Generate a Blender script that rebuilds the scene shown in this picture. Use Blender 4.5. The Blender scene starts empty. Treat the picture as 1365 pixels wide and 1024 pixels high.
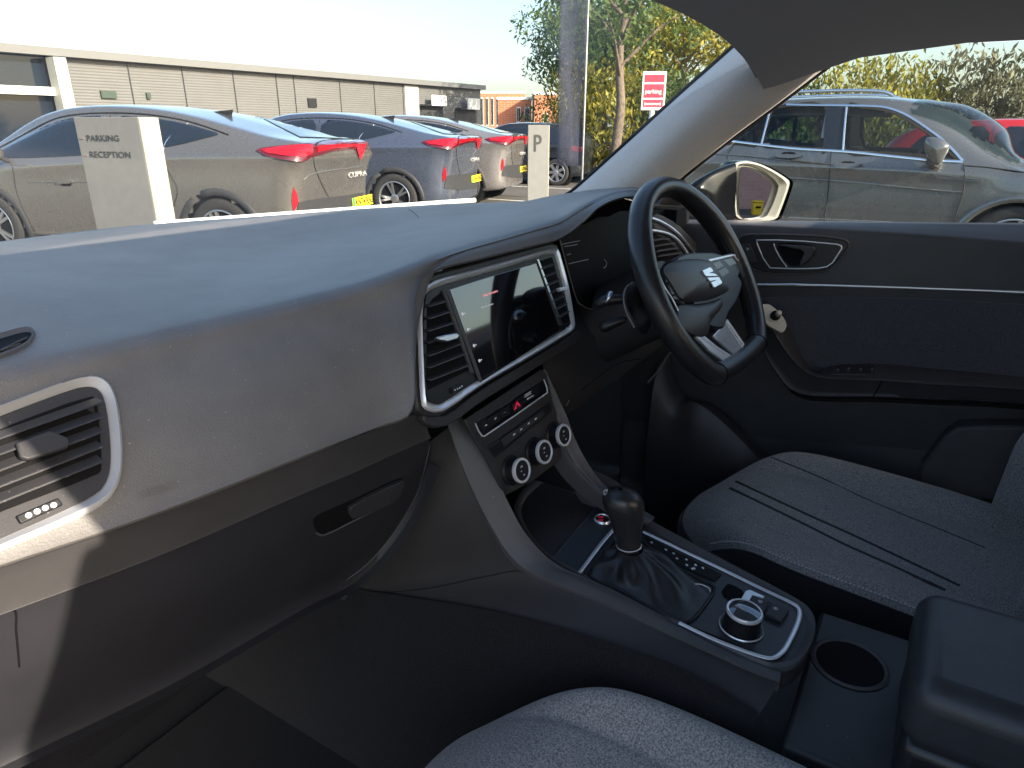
import bpy, bmesh, math, random
import numpy as np
from mathutils import Vector as V, Matrix
from mathutils.bvhtree import BVHTree
random.seed(7); rnd = random.Random(11)
S = bpy.context.scene
COL = S.collection
PI = math.pi
# ---------------------------------------------------------------- camera calibration (metres; x right of the car, y forward, z up)
F = 910.; CX = 682.5; CY = 512.
PITCH = math.radians(20.6); TH = math.radians(58.3)
CAM = V((-0.80, 0, 1.36))
hh = V((math.sin(TH), math.cos(TH), 0)); rr = V((math.cos(TH), -math.sin(TH), 0)); zz = V((0, 0, 1))
FWD = hh*math.cos(PITCH) - zz*math.sin(PITCH); UP = hh*math.sin(PITCH) + zz*math.cos(PITCH)
def ray(px, py): return FWD + rr*((px-CX)/F) + UP*((CY-py)/F)
def at(px, py, x=None, y=None, z=None):
    """survey a point of the photograph on a known real plane"""
    d = ray(px, py)
    if x is not None: t = (x-CAM.x)/d.x
    elif y is not None: t = (y-CAM.y)/d.y
    else: t = (z-CAM.z)/d.z
    return CAM + d*t
def zc(ox, oy, s, pts): return [(ox+a/s, oy+b/s) for a, b in pts]
# ---------------------------------------------------------------- node materials
MATS = {}
def mat(name, col, rough=.6, metal=0., noise=0., nscale=40., bump=0., bscale=600., coat=0., emit=None, es=1., spec=.5, col2=None, trans=0., det=3., bdist=.001, sheen=0.):
    if name in MATS: return MATS[name]
    m = bpy.data.materials.new(name); m.use_nodes = True
    nt = m.node_tree; b = nt.nodes['Principled BSDF']; L = nt.links
    b.inputs['Base Color'].default_value = (*col, 1)
    b.inputs['Roughness'].default_value = rough; b.inputs['Metallic'].default_value = metal
    b.inputs['Specular IOR Level'].default_value = spec
    b.inputs['Coat Weight'].default_value = coat; b.inputs['Coat Roughness'].default_value = .04
    if sheen: b.inputs['Sheen Weight'].default_value = sheen
    if trans: b.inputs['Transmission Weight'].default_value = trans
    tc = nt.nodes.new('ShaderNodeTexCoord')
    if noise or col2:
        n = nt.nodes.new('ShaderNodeTexNoise'); n.inputs['Scale'].default_value = nscale; n.inputs['Detail'].default_value = det
        L.new(tc.outputs['Object'], n.inputs['Vector'])
        r = nt.nodes.new('ShaderNodeMapRange'); r.inputs[1].default_value = .3; r.inputs[2].default_value = .7
        L.new(n.outputs['Fac'], r.inputs[0])
        mx = nt.nodes.new('ShaderNodeMix'); mx.data_type = 'RGBA'
        c2 = col2 or tuple(min(1, c*(1+noise)) for c in col); c1 = col if col2 else tuple(c*(1-noise) for c in col)
        mx.inputs[6].default_value = (*c1, 1); mx.inputs[7].default_value = (*c2, 1)
        L.new(r.outputs[0], mx.inputs[0]); L.new(mx.outputs[2], b.inputs['Base Color'])
        rr_ = nt.nodes.new('ShaderNodeMapRange'); rr_.inputs[3].default_value = max(0, rough-.06); rr_.inputs[4].default_value = min(1, rough+.06)
        n2 = nt.nodes.new('ShaderNodeTexNoise'); n2.inputs['Scale'].default_value = nscale*.13+2; L.new(tc.outputs['Object'], n2.inputs['Vector'])
        L.new(n2.outputs['Fac'], rr_.inputs[0]); L.new(rr_.outputs[0], b.inputs['Roughness'])
    if bump:
        n = nt.nodes.new('ShaderNodeTexNoise'); n.inputs['Scale'].default_value = bscale; n.inputs['Detail'].default_value = 2
        L.new(tc.outputs['Object'], n.inputs['Vector'])
        bp = nt.nodes.new('ShaderNodeBump'); bp.inputs['Strength'].default_value = bump; bp.inputs['Distance'].default_value = bdist
        L.new(n.outputs['Fac'], bp.inputs['Height']); L.new(bp.outputs[0], b.inputs['Normal'])
    if emit:
        b.inputs['Emission Color'].default_value = (*emit, 1); b.inputs['Emission Strength'].default_value = es
    MATS[name] = m; return m
def glass(name, tint=(.9, .95, .93), amount=.9, rough=0.0, ior=1.5):
    if name in MATS: return MATS[name]
    m = bpy.data.materials.new(name); m.use_nodes = True; nt = m.node_tree; nt.nodes.clear(); L = nt.links
    o = nt.nodes.new('ShaderNodeOutputMaterial'); t = nt.nodes.new('ShaderNodeBsdfTransparent'); g = nt.nodes.new('ShaderNodeBsdfGlossy')
    t.inputs[0].default_value = (*[c*amount for c in tint], 1); g.inputs['Roughness'].default_value = rough
    lw = nt.nodes.new('ShaderNodeLayerWeight'); lw.inputs[0].default_value = .5
    pw = nt.nodes.new('ShaderNodeMath'); pw.operation = 'POWER'; pw.inputs[1].default_value = 5; L.new(lw.outputs['Facing'], pw.inputs[0])
    f = nt.nodes.new('ShaderNodeMapRange'); f.inputs[3].default_value = .04 if ior > 1.4 else .02; f.inputs[4].default_value = 1.; L.new(pw.outputs[0], f.inputs[0])
    x = nt.nodes.new('ShaderNodeMixShader'); L.new(f.outputs[0], x.inputs[0]); L.new(t.outputs[0], x.inputs[1]); L.new(g.outputs[0], x.inputs[2]); L.new(x.outputs[0], o.inputs[0])
    MATS[name] = m; return m
def fabric(name, c1, c2, scale=900):
    m = mat(name, c1, .95, col2=c2, nscale=scale, det=1, bump=.6, bscale=scale*.9, spec=.15, sheen=.25, bdist=.0015)
    return m
# ---------------------------------------------------------------- mesh collection
class MB:
    def __init__(s): s.v = []; s.f = []; s.m = []
    def add(s, vs, fs, mi=0):
        k = len(s.v); s.v += [V(p) for p in vs]; s.f += [tuple(i+k for i in f) for f in fs]; s.m += [mi]*len(fs); return s
    def grid(s, rows, closed_u=False, closed_v=False, mi=0, flip=False):
        n = len(rows); m = len(rows[0]); vs = [p for r in rows for p in r]; fs = []
        for i in range(n if closed_u else n-1):
            for j in range(m if closed_v else m-1):
                a, b, c, d = i*m+j, i*m+(j+1) % m, ((i+1) % n)*m+(j+1) % m, ((i+1) % n)*m+j
                fs.append((d, c, b, a) if flip else (a, b, c, d))
        return s.add(vs, fs, mi)
    def box(s, lo, hi, mi=0, M=None):
        x0, y0, z0 = lo; x1, y1, z1 = hi
        vs = [V(p) for p in ((x0,y0,z0),(x1,y0,z0),(x1,y1,z0),(x0,y1,z0),(x0,y0,z1),(x1,y0,z1),(x1,y1,z1),(x0,y1,z1))]
        if M is not None: vs = [M @ p for p in vs]
        return s.add(vs, [(0,3,2,1),(4,5,6,7),(0,1,5,4),(1,2,6,5),(2,3,7,6),(3,0,4,7)], mi)
    def prism(s, base, vec, mi=0):
        """polygon (3D list) extruded by vector or by per-point vectors"""
        n = len(base); top = [p + (vec[i] if isinstance(vec, list) else vec) for i, p in enumerate(base)]
        fs = [tuple(range(n-1, -1, -1)), tuple(range(n, 2*n))] + [(i, (i+1) % n, n+(i+1) % n, n+i) for i in range(n)]
        return s.add(list(base)+top, fs, mi)
    def tube(s, path, r, seg=10, mi=0, cap=True, closed=False, flat=None, nrm=None):
        """tube along 3D path; r number or list; flat=(a,b) radii factors with nrm direction"""
        n = len(path); path = [V(p) for p in path]; rings = []
        up0 = None
        for i, p in enumerate(path):
            a = path[(i-1) % n] if (closed or i > 0) else p; b = path[(i+1) % n] if (closed or i < n-1) else p
            t = (b-a).normalized() if (b-a).length > 1e-9 else V((0,0,1))
            if nrm is not None: u = V(nrm[i] if isinstance(nrm, list) else nrm)
            else: u = up0 if up0 is not None else (V((0,0,1)) if abs(t.z) < .9 else V((1,0,0)))
            u = (u - t*u.dot(t)); u = u.normalized() if u.length > 1e-6 else t.orthogonal().normalized()
            if nrm is None: up0 = u
            w = t.cross(u); R = r[i] if isinstance(r, (list, tuple)) else r; fa, fb = flat or (1, 1)
            rings.append([p + u*(R*fa*math.cos(2*PI*k/seg)) + w*(R*fb*math.sin(2*PI*k/seg)) for k in range(seg)])
        k0 = len(s.v); s.grid(rings, closed_u=closed, closed_v=True, mi=mi)
        if cap and not closed:
            s.f += [tuple(k0+i for i in range(seg-1, -1, -1)), tuple(k0+(n-1)*seg+i for i in range(seg))]; s.m += [mi]*2
        return s
    def lathe(s, prof, o, ax, seg=32, mi=0, cap=True):
        """profile (r,h) turned about axis ax from point o"""
        ax = V(ax).normalized(); u = ax.orthogonal().normalized(); w = ax.cross(u); o = V(o)
        rings = [[o + ax*h + (u*math.cos(2*PI*k/seg) + w*math.sin(2*PI*k/seg))*r for k in range(seg)] for r, h in prof]
        k0 = len(s.v); s.grid(rings, closed_v=True, mi=mi); n = len(prof)
        if cap: s.f += [tuple(k0+i for i in range(seg-1, -1, -1)), tuple(k0+(n-1)*seg+i for i in range(seg))]; s.m += [mi]*2
        return s
    def bvh(s): return BVHTree.FromPolygons([tuple(v) for v in s.v], s.f)
def obj(name, mb, mats, parent=None, bevel=0, smooth=35, seg=2, solid=0, subs=0, label=None):
    me = bpy.data.meshes.new(name)
    W = wm(parent).inverted() if parent else Matrix()
    me.from_pydata([tuple(W @ v) for v in mb.v], [], mb.f)
    mats = mats if isinstance(mats, (list, tuple)) else [mats]
    for m in mats: me.materials.append(m)
    if len(mats) > 1: me.polygons.foreach_set('material_index', mb.m)
    bm = bmesh.new(); bm.from_mesh(me); bmesh.ops.remove_doubles(bm, verts=bm.verts, dist=1e-5); bmesh.ops.recalc_face_normals(bm, faces=bm.faces) if not getattr(mb, 'keepn', 0) else None
    bm.to_mesh(me); bm.free()
    if smooth:
        me.polygons.foreach_set('use_smooth', [True]*len(me.polygons))
        me.set_sharp_from_angle(angle=math.radians(smooth))
    me.update()
    o = bpy.data.objects.new(name, me); COL.objects.link(o)
    if parent: o.parent = parent
    if solid: md = o.modifiers.new('s', 'SOLIDIFY'); md.thickness = abs(solid); md.offset = -1 if solid > 0 else 1
    if bevel:
        md = o.modifiers.new('b', 'BEVEL'); md.width = bevel; md.segments = seg; md.limit_method = 'ANGLE'; md.angle_limit = math.radians(40); md.harden_normals = False
    if subs: md = o.modifiers.new('u', 'SUBSURF'); md.levels = subs; md.render_levels = subs
    if label: o['label'] = label
    return o
def wm(o):
    M = o.matrix_basis.copy()
    while o.parent: o = o.parent; M = o.matrix_basis @ M
    return M
def thing(name, label, cat, loc=(0,0,0), rot=0, group=None):
    o = bpy.data.objects.new(name, None); COL.objects.link(o); o.empty_display_size = .1
    o.matrix_basis = Matrix.Translation(V(loc)) @ Matrix.Rotation(rot, 4, 'Z')
    return tag(o, label, cat, group)
def tag(o, label=None, cat=None, group=None, kind=None):
    for k, v in (('label', label), ('category', cat), ('group', group), ('kind', kind)):
        if v: o[k] = v
    return o
def dup(root, loc, rot, label, group=None, remat=None):
    def cp(o, par):
        c = o.copy(); COL.objects.link(c); c.parent = par
        if remat and c.type == 'MESH' and any(s.material in remat for s in c.material_slots):
            c.data = c.data.copy()
            for i, m in enumerate(c.data.materials):
                if m in remat: c.data.materials[i] = remat[m]
        for k in list(o.children): cp(k, c)
        return c
    r = cp(root, None); r.matrix_basis = Matrix.Translation(V(loc)) @ Matrix.Rotation(rot, 4, 'Z'); r['label'] = label
    if group: r['group'] = group
    return r
# ---------------------------------------------------------------- surveying on surfaces
class Plane:
    def __init__(s, p, n): s.p = V(p); s.n = V(n).normalized()
    @staticmethod
    def three(a, b, c):
        n = (b-a).cross(c-a).normalized()
        if n.dot(CAM-a) < 0: n = -n
        return Plane(a, n)
    def hit(s, px, py):
        d = ray(px, py); t = (s.p-CAM).dot(s.n)/d.dot(s.n); return CAM + d*t, s.n
class Host:
    def __init__(s, *mbs, back=None):
        s.b = [m.bvh() for m in mbs]; s.back = back
    def hit(s, px, py):
        d = ray(px, py).normalized(); best = None
        for b in s.b:
            loc, n, i, dist = b.ray_cast(CAM, d, 60)
            if loc is not None and (best is None or dist < best[2]): best = (loc, n if n.dot(d) < 0 else -n, dist)
        if best is None:
            if s.back: return s.back.hit(px, py)
            for b in s.b:   # nearest point to the ray
                q = min((b.find_nearest(CAM+d*t) for t in np.linspace(.5, 14, 60)), key=lambda r: r[3])
                return q[0], (q[1] if q[1].dot(d) < 0 else -q[1])
        return best[0], best[1]
def dense(pts, step, closed=True):
    out = []; n = len(pts)
    for i in range(n if closed else n-1):
        a, b = pts[i], pts[(i+1) % n]; L = math.hypot(b[0]-a[0], b[1]-a[1]); k = max(1, int(L/step))
        out += [(a[0]+(b[0]-a[0])*j/k, a[1]+(b[1]-a[1])*j/k) for j in range(k)]
    if not closed: out.append(pts[-1])
    return out
def chaikin(pts, n=2, closed=True):
    for _ in range(n):
        out = [] if closed else [pts[0]]
        m = len(pts)
        for i in range(m if closed else m-1):
            a, b = pts[i], pts[(i+1) % m]
            out += [(a[0]*.75+b[0]*.25, a[1]*.75+b[1]*.25), (a[0]*.25+b[0]*.75, a[1]*.25+b[1]*.75)]
        if not closed: out.append(pts[-1])
        pts = out
    return pts
def catmull(pts, k=6, closed=False):
    P = [V(p) for p in pts]; n = len(P); out = []
    for i in range(n if closed else n-1):
        p0 = P[(i-1) % n] if (closed or i > 0) else P[0]*2-P[1]; p1 = P[i]; p2 = P[(i+1) % n]; p3 = P[(i+2) % n] if (closed or i < n-2) else P[n-1]*2-P[n-2]
        for j in range(k):
            t = j/k; out.append(.5*((2*p1)+(p2-p0)*t+(2*p0-5*p1+4*p2-p3)*t*t+(3*p1-p0-3*p2+p3)*t**3))
    if not closed: out.append(P[-1])
    return out
def resample(pts, n, closed=True):
    P = [V(p) for p in pts]
    if closed: P = P+[P[0]]
    d = [0]
    for a, b in zip(P, P[1:]): d.append(d[-1]+(b-a).length)
    out = []; j = 0
    for i in range(n):
        s = d[-1]*i/(n if closed else n-1)
        while j < len(d)-2 and d[j+1] < s: j += 1
        L = d[j+1]-d[j]; out.append(P[j].lerp(P[j+1], (s-d[j])/L if L > 0 else 0))
    return out
def plate(name, pts, host, thick, m, parent, off=0., bevel=0., step=0, sm=0, smooth=30, curved=False, label=None, cyc=False):
    """polygon of the photograph lying on a surface, given real thickness"""
    if sm: pts = chaikin(pts, sm)
    if step: pts = dense(pts, step)
    hs = [host.hit(*p) for p in pts]
    if curved:   # fill with an inner fan of rings so that it follows the surface
        c = (sum(p[0] for p in pts)/len(pts), sum(p[1] for p in pts)/len(pts))
        mb = MB(); rings = []
        K = curved if isinstance(curved, int) and curved > 1 else 5
        bot = [h[0]+h[1]*off for h in hs]
        rings.append(bot)
        for j in range(K+1):
            f = 1-j/K if j < K else .02
            rings.append([(lambda h: h[0]+h[1]*(off+thick))(host.hit(c[0]+(p[0]-c[0])*f, c[1]+(p[1]-c[1])*f)) for p in pts])
        mb.grid(rings, closed_v=True)
    else:
        mb = MB().prism([h[0]+h[1]*off for h in hs], [h[1]*thick for h in hs])
    return obj(name, mb, m, parent, bevel=bevel, smooth=smooth, label=label)
def ring(name, outer, inner, host, h, m, parent, off=0., n=120, sm=2, hi=None, label=None):
    """raised frame between two closed outlines"""
    if sm: outer = chaikin(outer, sm); inner = chaikin(inner, sm)
    O = resample([V((*p, 0)) for p in outer], n); I = resample([V((*p, 0)) for p in inner], n)
    k = min(range(n), key=lambda k: (I[k]-O[0]).length); I = I[k:]+I[:k]
    if (I[n//4]-O[n//4]).length > (I[-(n//4)]-O[n//4]).length: I = [I[0]]+I[:0:-1]
    hi = h if hi is None else hi
    R = [[], [], [], [], []]
    for a, b in zip(O, I):
        c = a.lerp(b, .35); d_ = a.lerp(b, .75)
        for q, p, hgt in ((0, a, 0), (1, a.lerp(b, .08), h*.75), (2, c, h), (3, d_, hi), (4, b, 0)):
            P, N = host.hit(p.x, p.y); R[q].append(P+N*(off+hgt))
    mb = MB().grid(R, closed_v=True)
    return obj(name, mb, m, parent, smooth=50, label=label)
def strip(name, path, host, r, m, parent, off=0., flat=(1, 1), k=5, cat=True, label=None, closed=False):
    if cat and len(path) > 1: path = [(p.x, p.y) for p in catmull([V((*q, 0)) for q in path], k+1, closed)]
    else: path = dense(path, 10, closed)
    hs = [host.hit(*p) for p in path]
    P2 = [h[0]+h[1]*off for h in hs]; N2 = [h[1] for h in hs]
    return obj(name, MB().tube(P2, r, 8, flat=flat, nrm=N2, closed=closed), m, parent, smooth=60, label=label)
def text(name, s, host, origin_px, right_px, height, m, parent, thick=.0006, off=.0005, up_px=None, bold=0, sx=1., mirror=False):
    """lettering as real thin geometry lying on a surface; origin = left end of the baseline"""
    cu = bpy.data.curves.new(name, 'FONT'); cu.body = s; cu.size = height*1.4; cu.extrude = thick/2; cu.offset = bold; cu.resolution_u = 3
    t = bpy.data.objects.new(name, cu); COL.objects.link(t); bpy.context.view_layer.update()
    me = bpy.data.meshes.new_from_object(t); bpy.data.objects.remove(t)
    if isinstance(origin_px, tuple): a, n = host.hit(*origin_px); b, _ = host.hit(*right_px)
    else: a, b, n = origin_px, right_px, host
    x = (b-a).normalized(); n = V(n); n = (n-x*n.dot(x)).normalized(); y = n.cross(x)
    M = Matrix(((x.x*sx, y.x, n.x, 0), (x.y*sx, y.y, n.y, 0), (x.z*sx, y.z, n.z, 0), (0, 0, 0, 1)))
    o3 = a+n*(off+thick/2)
    me.transform(Matrix.Translation(o3) @ M)
    if parent: me.transform(wm(parent).inverted())
    me.materials.clear(); me.materials.append(m)
    o = bpy.data.objects.new(name, me); COL.objects.link(o)
    if parent: o.parent = parent
    return o
SUN_A, SUN_E, EXPO = -173.5, 24, 1.5
# ================================================================= OWN CAR: materials
pl_top = mat('dash_soft_pad', (.138,.131,.128), .5, noise=.10, nscale=18, bump=.7, bscale=520, spec=.45, bdist=.0009, det=8)
def dust(m, amt=.5, sc=260, th=.70):
    nt = m.node_tree; b = nt.nodes['Principled BSDF']; src = b.inputs['Base Color'].links[0].from_socket; L = nt.links
    tc = nt.nodes.new('ShaderNodeTexCoord'); n = nt.nodes.new('ShaderNodeTexNoise'); n.inputs['Scale'].default_value = sc; n.inputs['Detail'].default_value = 3; L.new(tc.outputs['Object'], n.inputs['Vector'])
    r = nt.nodes.new('ShaderNodeMapRange'); r.inputs[1].default_value = th; r.inputs[2].default_value = th+.06; r.inputs[4].default_value = amt; L.new(n.outputs['Fac'], r.inputs[0])
    x = nt.nodes.new('ShaderNodeMix'); x.data_type = 'RGBA'; x.inputs[7].default_value = (.42,.41,.39,1); L.new(r.outputs[0], x.inputs[0]); L.new(src, x.inputs[6]); L.new(x.outputs[2], b.inputs['Base Color'])
dust(pl_top)
pl_mid = mat('grained_plastic', (.075,.073,.077), .5, noise=.08, nscale=20, bump=.35, bscale=1100, spec=.4, bdist=.0006)
pl_dark = mat('dark_plastic', (.032,.031,.034), .45, noise=.1, nscale=20, bump=.25, bscale=1100, spec=.45, bdist=.0005)
pl_black = mat('black_plastic', (.008,.008,.010), .4, spec=.45)
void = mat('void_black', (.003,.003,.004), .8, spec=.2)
gloss = mat('gloss_black', (.006,.006,.008), .05, spec=1., coat=1.)
chrome = mat('satin_chrome', (.80,.81,.84), .28, .45)
alu = mat('brushed_aluminium', (.62,.63,.66), .32, 1.)
leather = mat('black_leather', (.020,.020,.022), .31, noise=.12, nscale=60, bump=.5, bscale=420, spec=.5, bdist=.0006)
perf = mat('perforated_leather', (.012,.012,.014), .5, bump=1., bscale=900, bdist=.001)
cloth = fabric('seat_cloth', (.125,.123,.124), (.37,.365,.36), 480)
dcloth = fabric('door_cloth', (.032,.032,.038), (.115,.115,.13), 900)
cloth_dk = fabric('seat_side_cloth', (.016,.016,.019), (.026,.026,.031), 900)
carpet = fabric('carpet', (.006,.006,.007), (.014,.014,.017), 400)
head = mat('pillar_trim', (.62,.59,.565), .75, noise=.04, nscale=200, bump=.2, bscale=900, spec=.3)
rubber = mat('rubber_seal', (.006,.006,.007), .6)
white_ink = mat('white_ink', (.75,.76,.78), .5)
red_ink = mat('red_ink', (.75,.02,.05), .4)
red_ink2 = mat('red_lens', (.55,.01,.05), .3, emit=(1,.03,.12), es=.12)
stitch = mat('stitching', (.60,.60,.62), .7)
dkslate = mat('slate_leatherette', (.035,.042,.052), .45, bump=.4, bscale=700)
body_own = mat('own_body_paint', (.12,.125,.13), .25, .3, coat=1.)
wsglass = glass('windscreen_glass', (.95,.98,.97), .96); sdglass = glass('door_glass', (.93,.97,.96), .94)
mirror = mat('mirror_glass', (.9,.9,.9), .01, 1.)

dust(pl_mid, .4); dust(pl_dark, .35)
car = thing('car', 'dark grey car cabin in the foreground with black steering wheel and cloth seats', 'car', (0,-.3,0))
# ---------------------------------------------------------------- dashboard pad: survey lines A (at the glass) .. D (lower edge)
A_ = [(-500,385,.85),(-200,350,1.10),(0,322,1.22),(130,306,1.28),(250,295,1.25),(380,286,1.2),(470,279,1.14),(520,276,1.10),(560,274,1.07),(590,272,1.03),(620,271,1.0),(660,270,.95),(700,268,.85),(730,262,.79),(760,257,.745),(790,253,.70),(820,251,.66),(846,250,.62),(872,252,.59)]
B_ = [(-500,420,.80),(-200,385,.95),(0,352,1.0),(130,345,1.0),(250,338,1.0),(380,328,.98),(470,316,.94),(520,308,.90),(560,300,.87),(590,296,.85),(625,291,.82),(665,286,.78),(705,281,.72),(735,274,.68),(762,267,.64),(790,259,.61),(820,254,.58),(846,252,.56),(872,255,.55)]
C_ = [(-500,640,.62),(-200,560,.635),(0,500,.64),(160,462,.635),(280,433,.625),(400,403,.60),(480,382,.572),(535,362,.546),(572,347,.533),(600,338,.533),(630,329,.534),(670,318,.535),(712,306,.535),(745,296,.532),(770,281,.516),(797,267,.499),(822,258,.484),(846,256,.47),(872,262,.47)]
D_ = [(-500,930,.56),(-200,822,.56),(0,753,.55),(155,702,.54),(260,664,.53),(400,609,.515),(500,570,.505),(549,546,.486),(552,470,.497),(554,392,.511),(578,361,.518),(640,344,.520),(705,328,.520),(747,317,.516),(777,296,.498),(797,277,.482),(822,265,.466),(846,262,.455),(872,268,.455)]
def srv(L): return [at(a, b, y=c) for a, b, c in L]
A, B, C, D = map(srv, (A_, B_, C_, D_))
for i, (px, py, _) in enumerate(A_):
    if i >= 12: A[i] = at(px, py, x=min(.80, .70+.015*(i-12)))
A0 = [p + V((0, .14, -.05)) for p in A]
D2 = [d + (d-CAM).normalized()*.012 + V((0,0,-.003)) for d in D]
D3 = [d + (d-CAM).normalized()*.05 for d in D]
C0 = [c.lerp(b, .16)+V((0,0,.004)) for c, b in zip(C, B)]
def loft(rowsets, k=5, kv=4):
    """rowsets: survey lines from far to near; smooth in both directions"""
    L = [catmull(r, k) for r in rowsets]
    cols = list(zip(*L)); return [catmull(c, kv) for c in cols]
CD = [c.lerp(d, .5) + (CAM-c).normalized()*.004 for c, d in zip(C, D)]
C2 = [c.lerp(d, .16) for c, d in zip(C, D)]
dash_grid = MB().grid(loft([A0, A, B, C0, C, C2, CD, [c.lerp(d, .95) for c, d in zip(C, D)], D, D2, D3]))
dash = obj('dashboard', dash_grid, pl_top, car, smooth=60)
dashH = Host(dash_grid)
# hood underside / instrument cave
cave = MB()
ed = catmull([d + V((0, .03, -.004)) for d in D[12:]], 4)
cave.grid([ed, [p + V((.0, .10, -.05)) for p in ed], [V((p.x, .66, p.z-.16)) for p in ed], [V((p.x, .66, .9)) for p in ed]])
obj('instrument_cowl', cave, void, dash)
# ---------------------------------------------------------------- lower dash and glovebox
lowD = srv([(-500,930,.565),(-200,822,.565),(0,753,.553),(155,702,.543),(260,664,.533),(400,609,.518),(470,582,.51),(520,563,.505),(548,552,.503),(562,550,.50)])
lowE = srv([(-500,1010,.58),(-200,893,.58),(0,819,.572),(155,762,.562),(260,720,.552),(400,659,.537),(470,630,.53),(520,607,.525),(550,594,.522),(574,584,.52)])
lowM = srv([(-500,1130,.60),(-200,990,.60),(0,915,.595),(155,850,.585),(260,800,.575),(400,735,.56),(470,700,.55),(515,665,.54),(553,630,.53),(575,600,.525)])
lowG = srv([(-500,1290,.66),(-200,1115,.66),(0,1015,.65),(155,942,.64),(260,888,.63),(400,808,.61),(462,777,.60),(505,738,.58),(545,682,.555),(573,618,.53)])
lowU = [p + V((0, .25, .02)) for p in lowG]
topgap = [p + V((0, .03, .004)) for p in lowD]
strip_mb = MB().grid(loft([topgap, lowD, [a.lerp(b, .1) for a, b in zip(lowD, lowE)], [a.lerp(b, .9) for a, b in zip(lowD, lowE)], lowE, [p+V((0,.02,-.001)) for p in lowE]], 5, 3))
obj('lower_trim_band', strip_mb, mat('lower_trim_plastic', (.050,.048,.050), .5, noise=.08, nscale=20, bump=.3, bscale=1100, spec=.4, bdist=.0006), dash, smooth=50)
E2 = [p + V((0, .004, -.003)) for p in lowE]
glove_mb = MB().grid(loft([[p+V((0,.02,0)) for p in E2], E2, [a.lerp(b, .06) for a, b in zip(E2, lowM)], lowM, [a.lerp(b, .94) for a, b in zip(lowM, lowG)], lowG, lowU], 5, 3))
obj('glovebox_door', glove_mb, mat('glovebox_plastic', (.020,.020,.024), .5, noise=.08, nscale=20, bump=.3, bscale=1100, spec=.35, bdist=.0006), dash, smooth=50)
glH = Host(glove_mb)
z5 = lambda pts: zc(250, 560, 3.011, pts)
strip('glovebox_seam', z5([(975,75),(962,150),(930,270),(880,370),(800,490),(720,580),(640,640)]), glH, .0007, pl_mid, dash)  # paler strip along the arc, painting the highlight on its edge
plate('handle_recess', z5([(500,405),(520,380),(640,330),(855,228),(864,245),(845,300),(820,325),(550,460),(515,450)]), glH, .0012, void, dash, sm=1)
plate('glovebox_handle', z5([(640,333),(852,231),(858,247),(840,298),(818,320),(655,392),(637,365)]), glH, .006, pl_dark, dash, off=.001, sm=1, bevel=.001)
strip('handle_edge', z5([(515,452),(550,458),(660,405),(820,323),(845,298),(862,245)]), glH, .0012, pl_mid, dash, off=.0012)
strip('end_cover_seam', zc(0,420,2.133,[(-40,870),(38,838),(46,900),(55,1000)]), glH, .0009, void, dash)
text('airbag_lettering', 'AIRBAG', dashH, (186,666), (223,654), .0070, pl_top, dash, thick=.0006)
# ---------------------------------------------------------------- vents
def blades(name, prs, host, o0, o1, tilt, th, m, parent):
    mb = MB()
    for a, b in prs:
        (pa, na), (pb, nb) = host.hit(*a), host.hit(*b)
        n = (na+nb).normalized(); t = (pb-pa).normalized(); u = n.cross(t)
        if u.z < 0: u = -u
        q = [pa+n*o0+u*tilt, pa+n*o1-u*th*.5, pa+n*o1+u*th*.5, pa+n*o0+u*(tilt+th)]
        mb.prism(q, pb-pa)
    return obj(name, mb, m, parent, bevel=.0004)
zv = lambda pts: zc(0, 420, 2.133, pts)
pv = Host(dash_grid)
vo = zv([(-330,395),(0,268),(200,192),(262,182),(305,198),(330,250),(342,340),(345,420),(336,490),(295,545),(150,612),(0,672),(-330,820),(-380,780),(-390,500),(-370,420)])
vi = zv([(-310,415),(0,292),(200,216),(255,206),(285,220),(300,262),(310,345),(313,420),(304,474),(272,514),(130,580),(0,636),(-310,775),(-345,740),(-352,510),(-340,440)])
plate('vent_housing', vi, pv, .003, pl_dark, dash, sm=2)
ring('vent_frame', vo, vi, pv, .012, chrome, dash, sm=2, hi=.004)
plate('vent_cavity', zv([(-290,455),(0,328),(255,232),(276,250),(288,440),(276,458),(0,562),(-290,680)]), pv, .0006, void, dash, off=.003, sm=1)
blades('vent_louvre', [(zv([(-290,470+47*k)])[0], zv([(286,262+41*k)])[0]) for k in range(5)], pv, .0035, .010, .007, .0018, pl_dark, dash)
plate('vent_tab', zv([(35,388),(128,352),(182,372),(184,388),(176,398),(68,432),(45,425)]), pv, .006, pl_dark, dash, off=.011, bevel=.0015, sm=0)
plate('vent_thumbwheel', zv([(40,578),(160,526),(174,546),(54,600)]), pv, .004, pl_black, dash, off=.003, bevel=.001)
mb = MB()
for a, b, r in ((75,577,11),(99,566,11),(122,556,11),(146,548,9)):
    p, n = pv.hit(*zv([(a,b)])[0]); mb.lathe([(0.0022,0),(.0022,.0012),(.001,.0018)], p+n*.007, n, 14)
obj('thumbwheel_dots', mb, white_ink, dash)
sv_o = zv([(-160,108),(0,60),(60,42),(92,40),(102,52),(96,72),(75,96),(0,126),(-160,180)]); sv_i = zv([(-150,116),(0,70),(60,52),(84,50),(90,58),(84,70),(68,86),(0,114),(-150,168)])
ring('demister_frame', sv_o, sv_i, pv, .004, pl_mid, dash, sm=1, hi=.001)
plate('demister_cavity', sv_i, pv, .0008, void, dash, sm=1)
blades('demister_louvre', [(zv([(-120,150)])[0], zv([(60,88)])[0]), (zv([(-20,118)])[0], zv([(80,70)])[0])], pv, .001, .003, 0, .001, pl_mid, dash)
strip('dash_top_joint', [(545,279),(552,284),(558,290)], dashH, .0008, rubber, dash)
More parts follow.
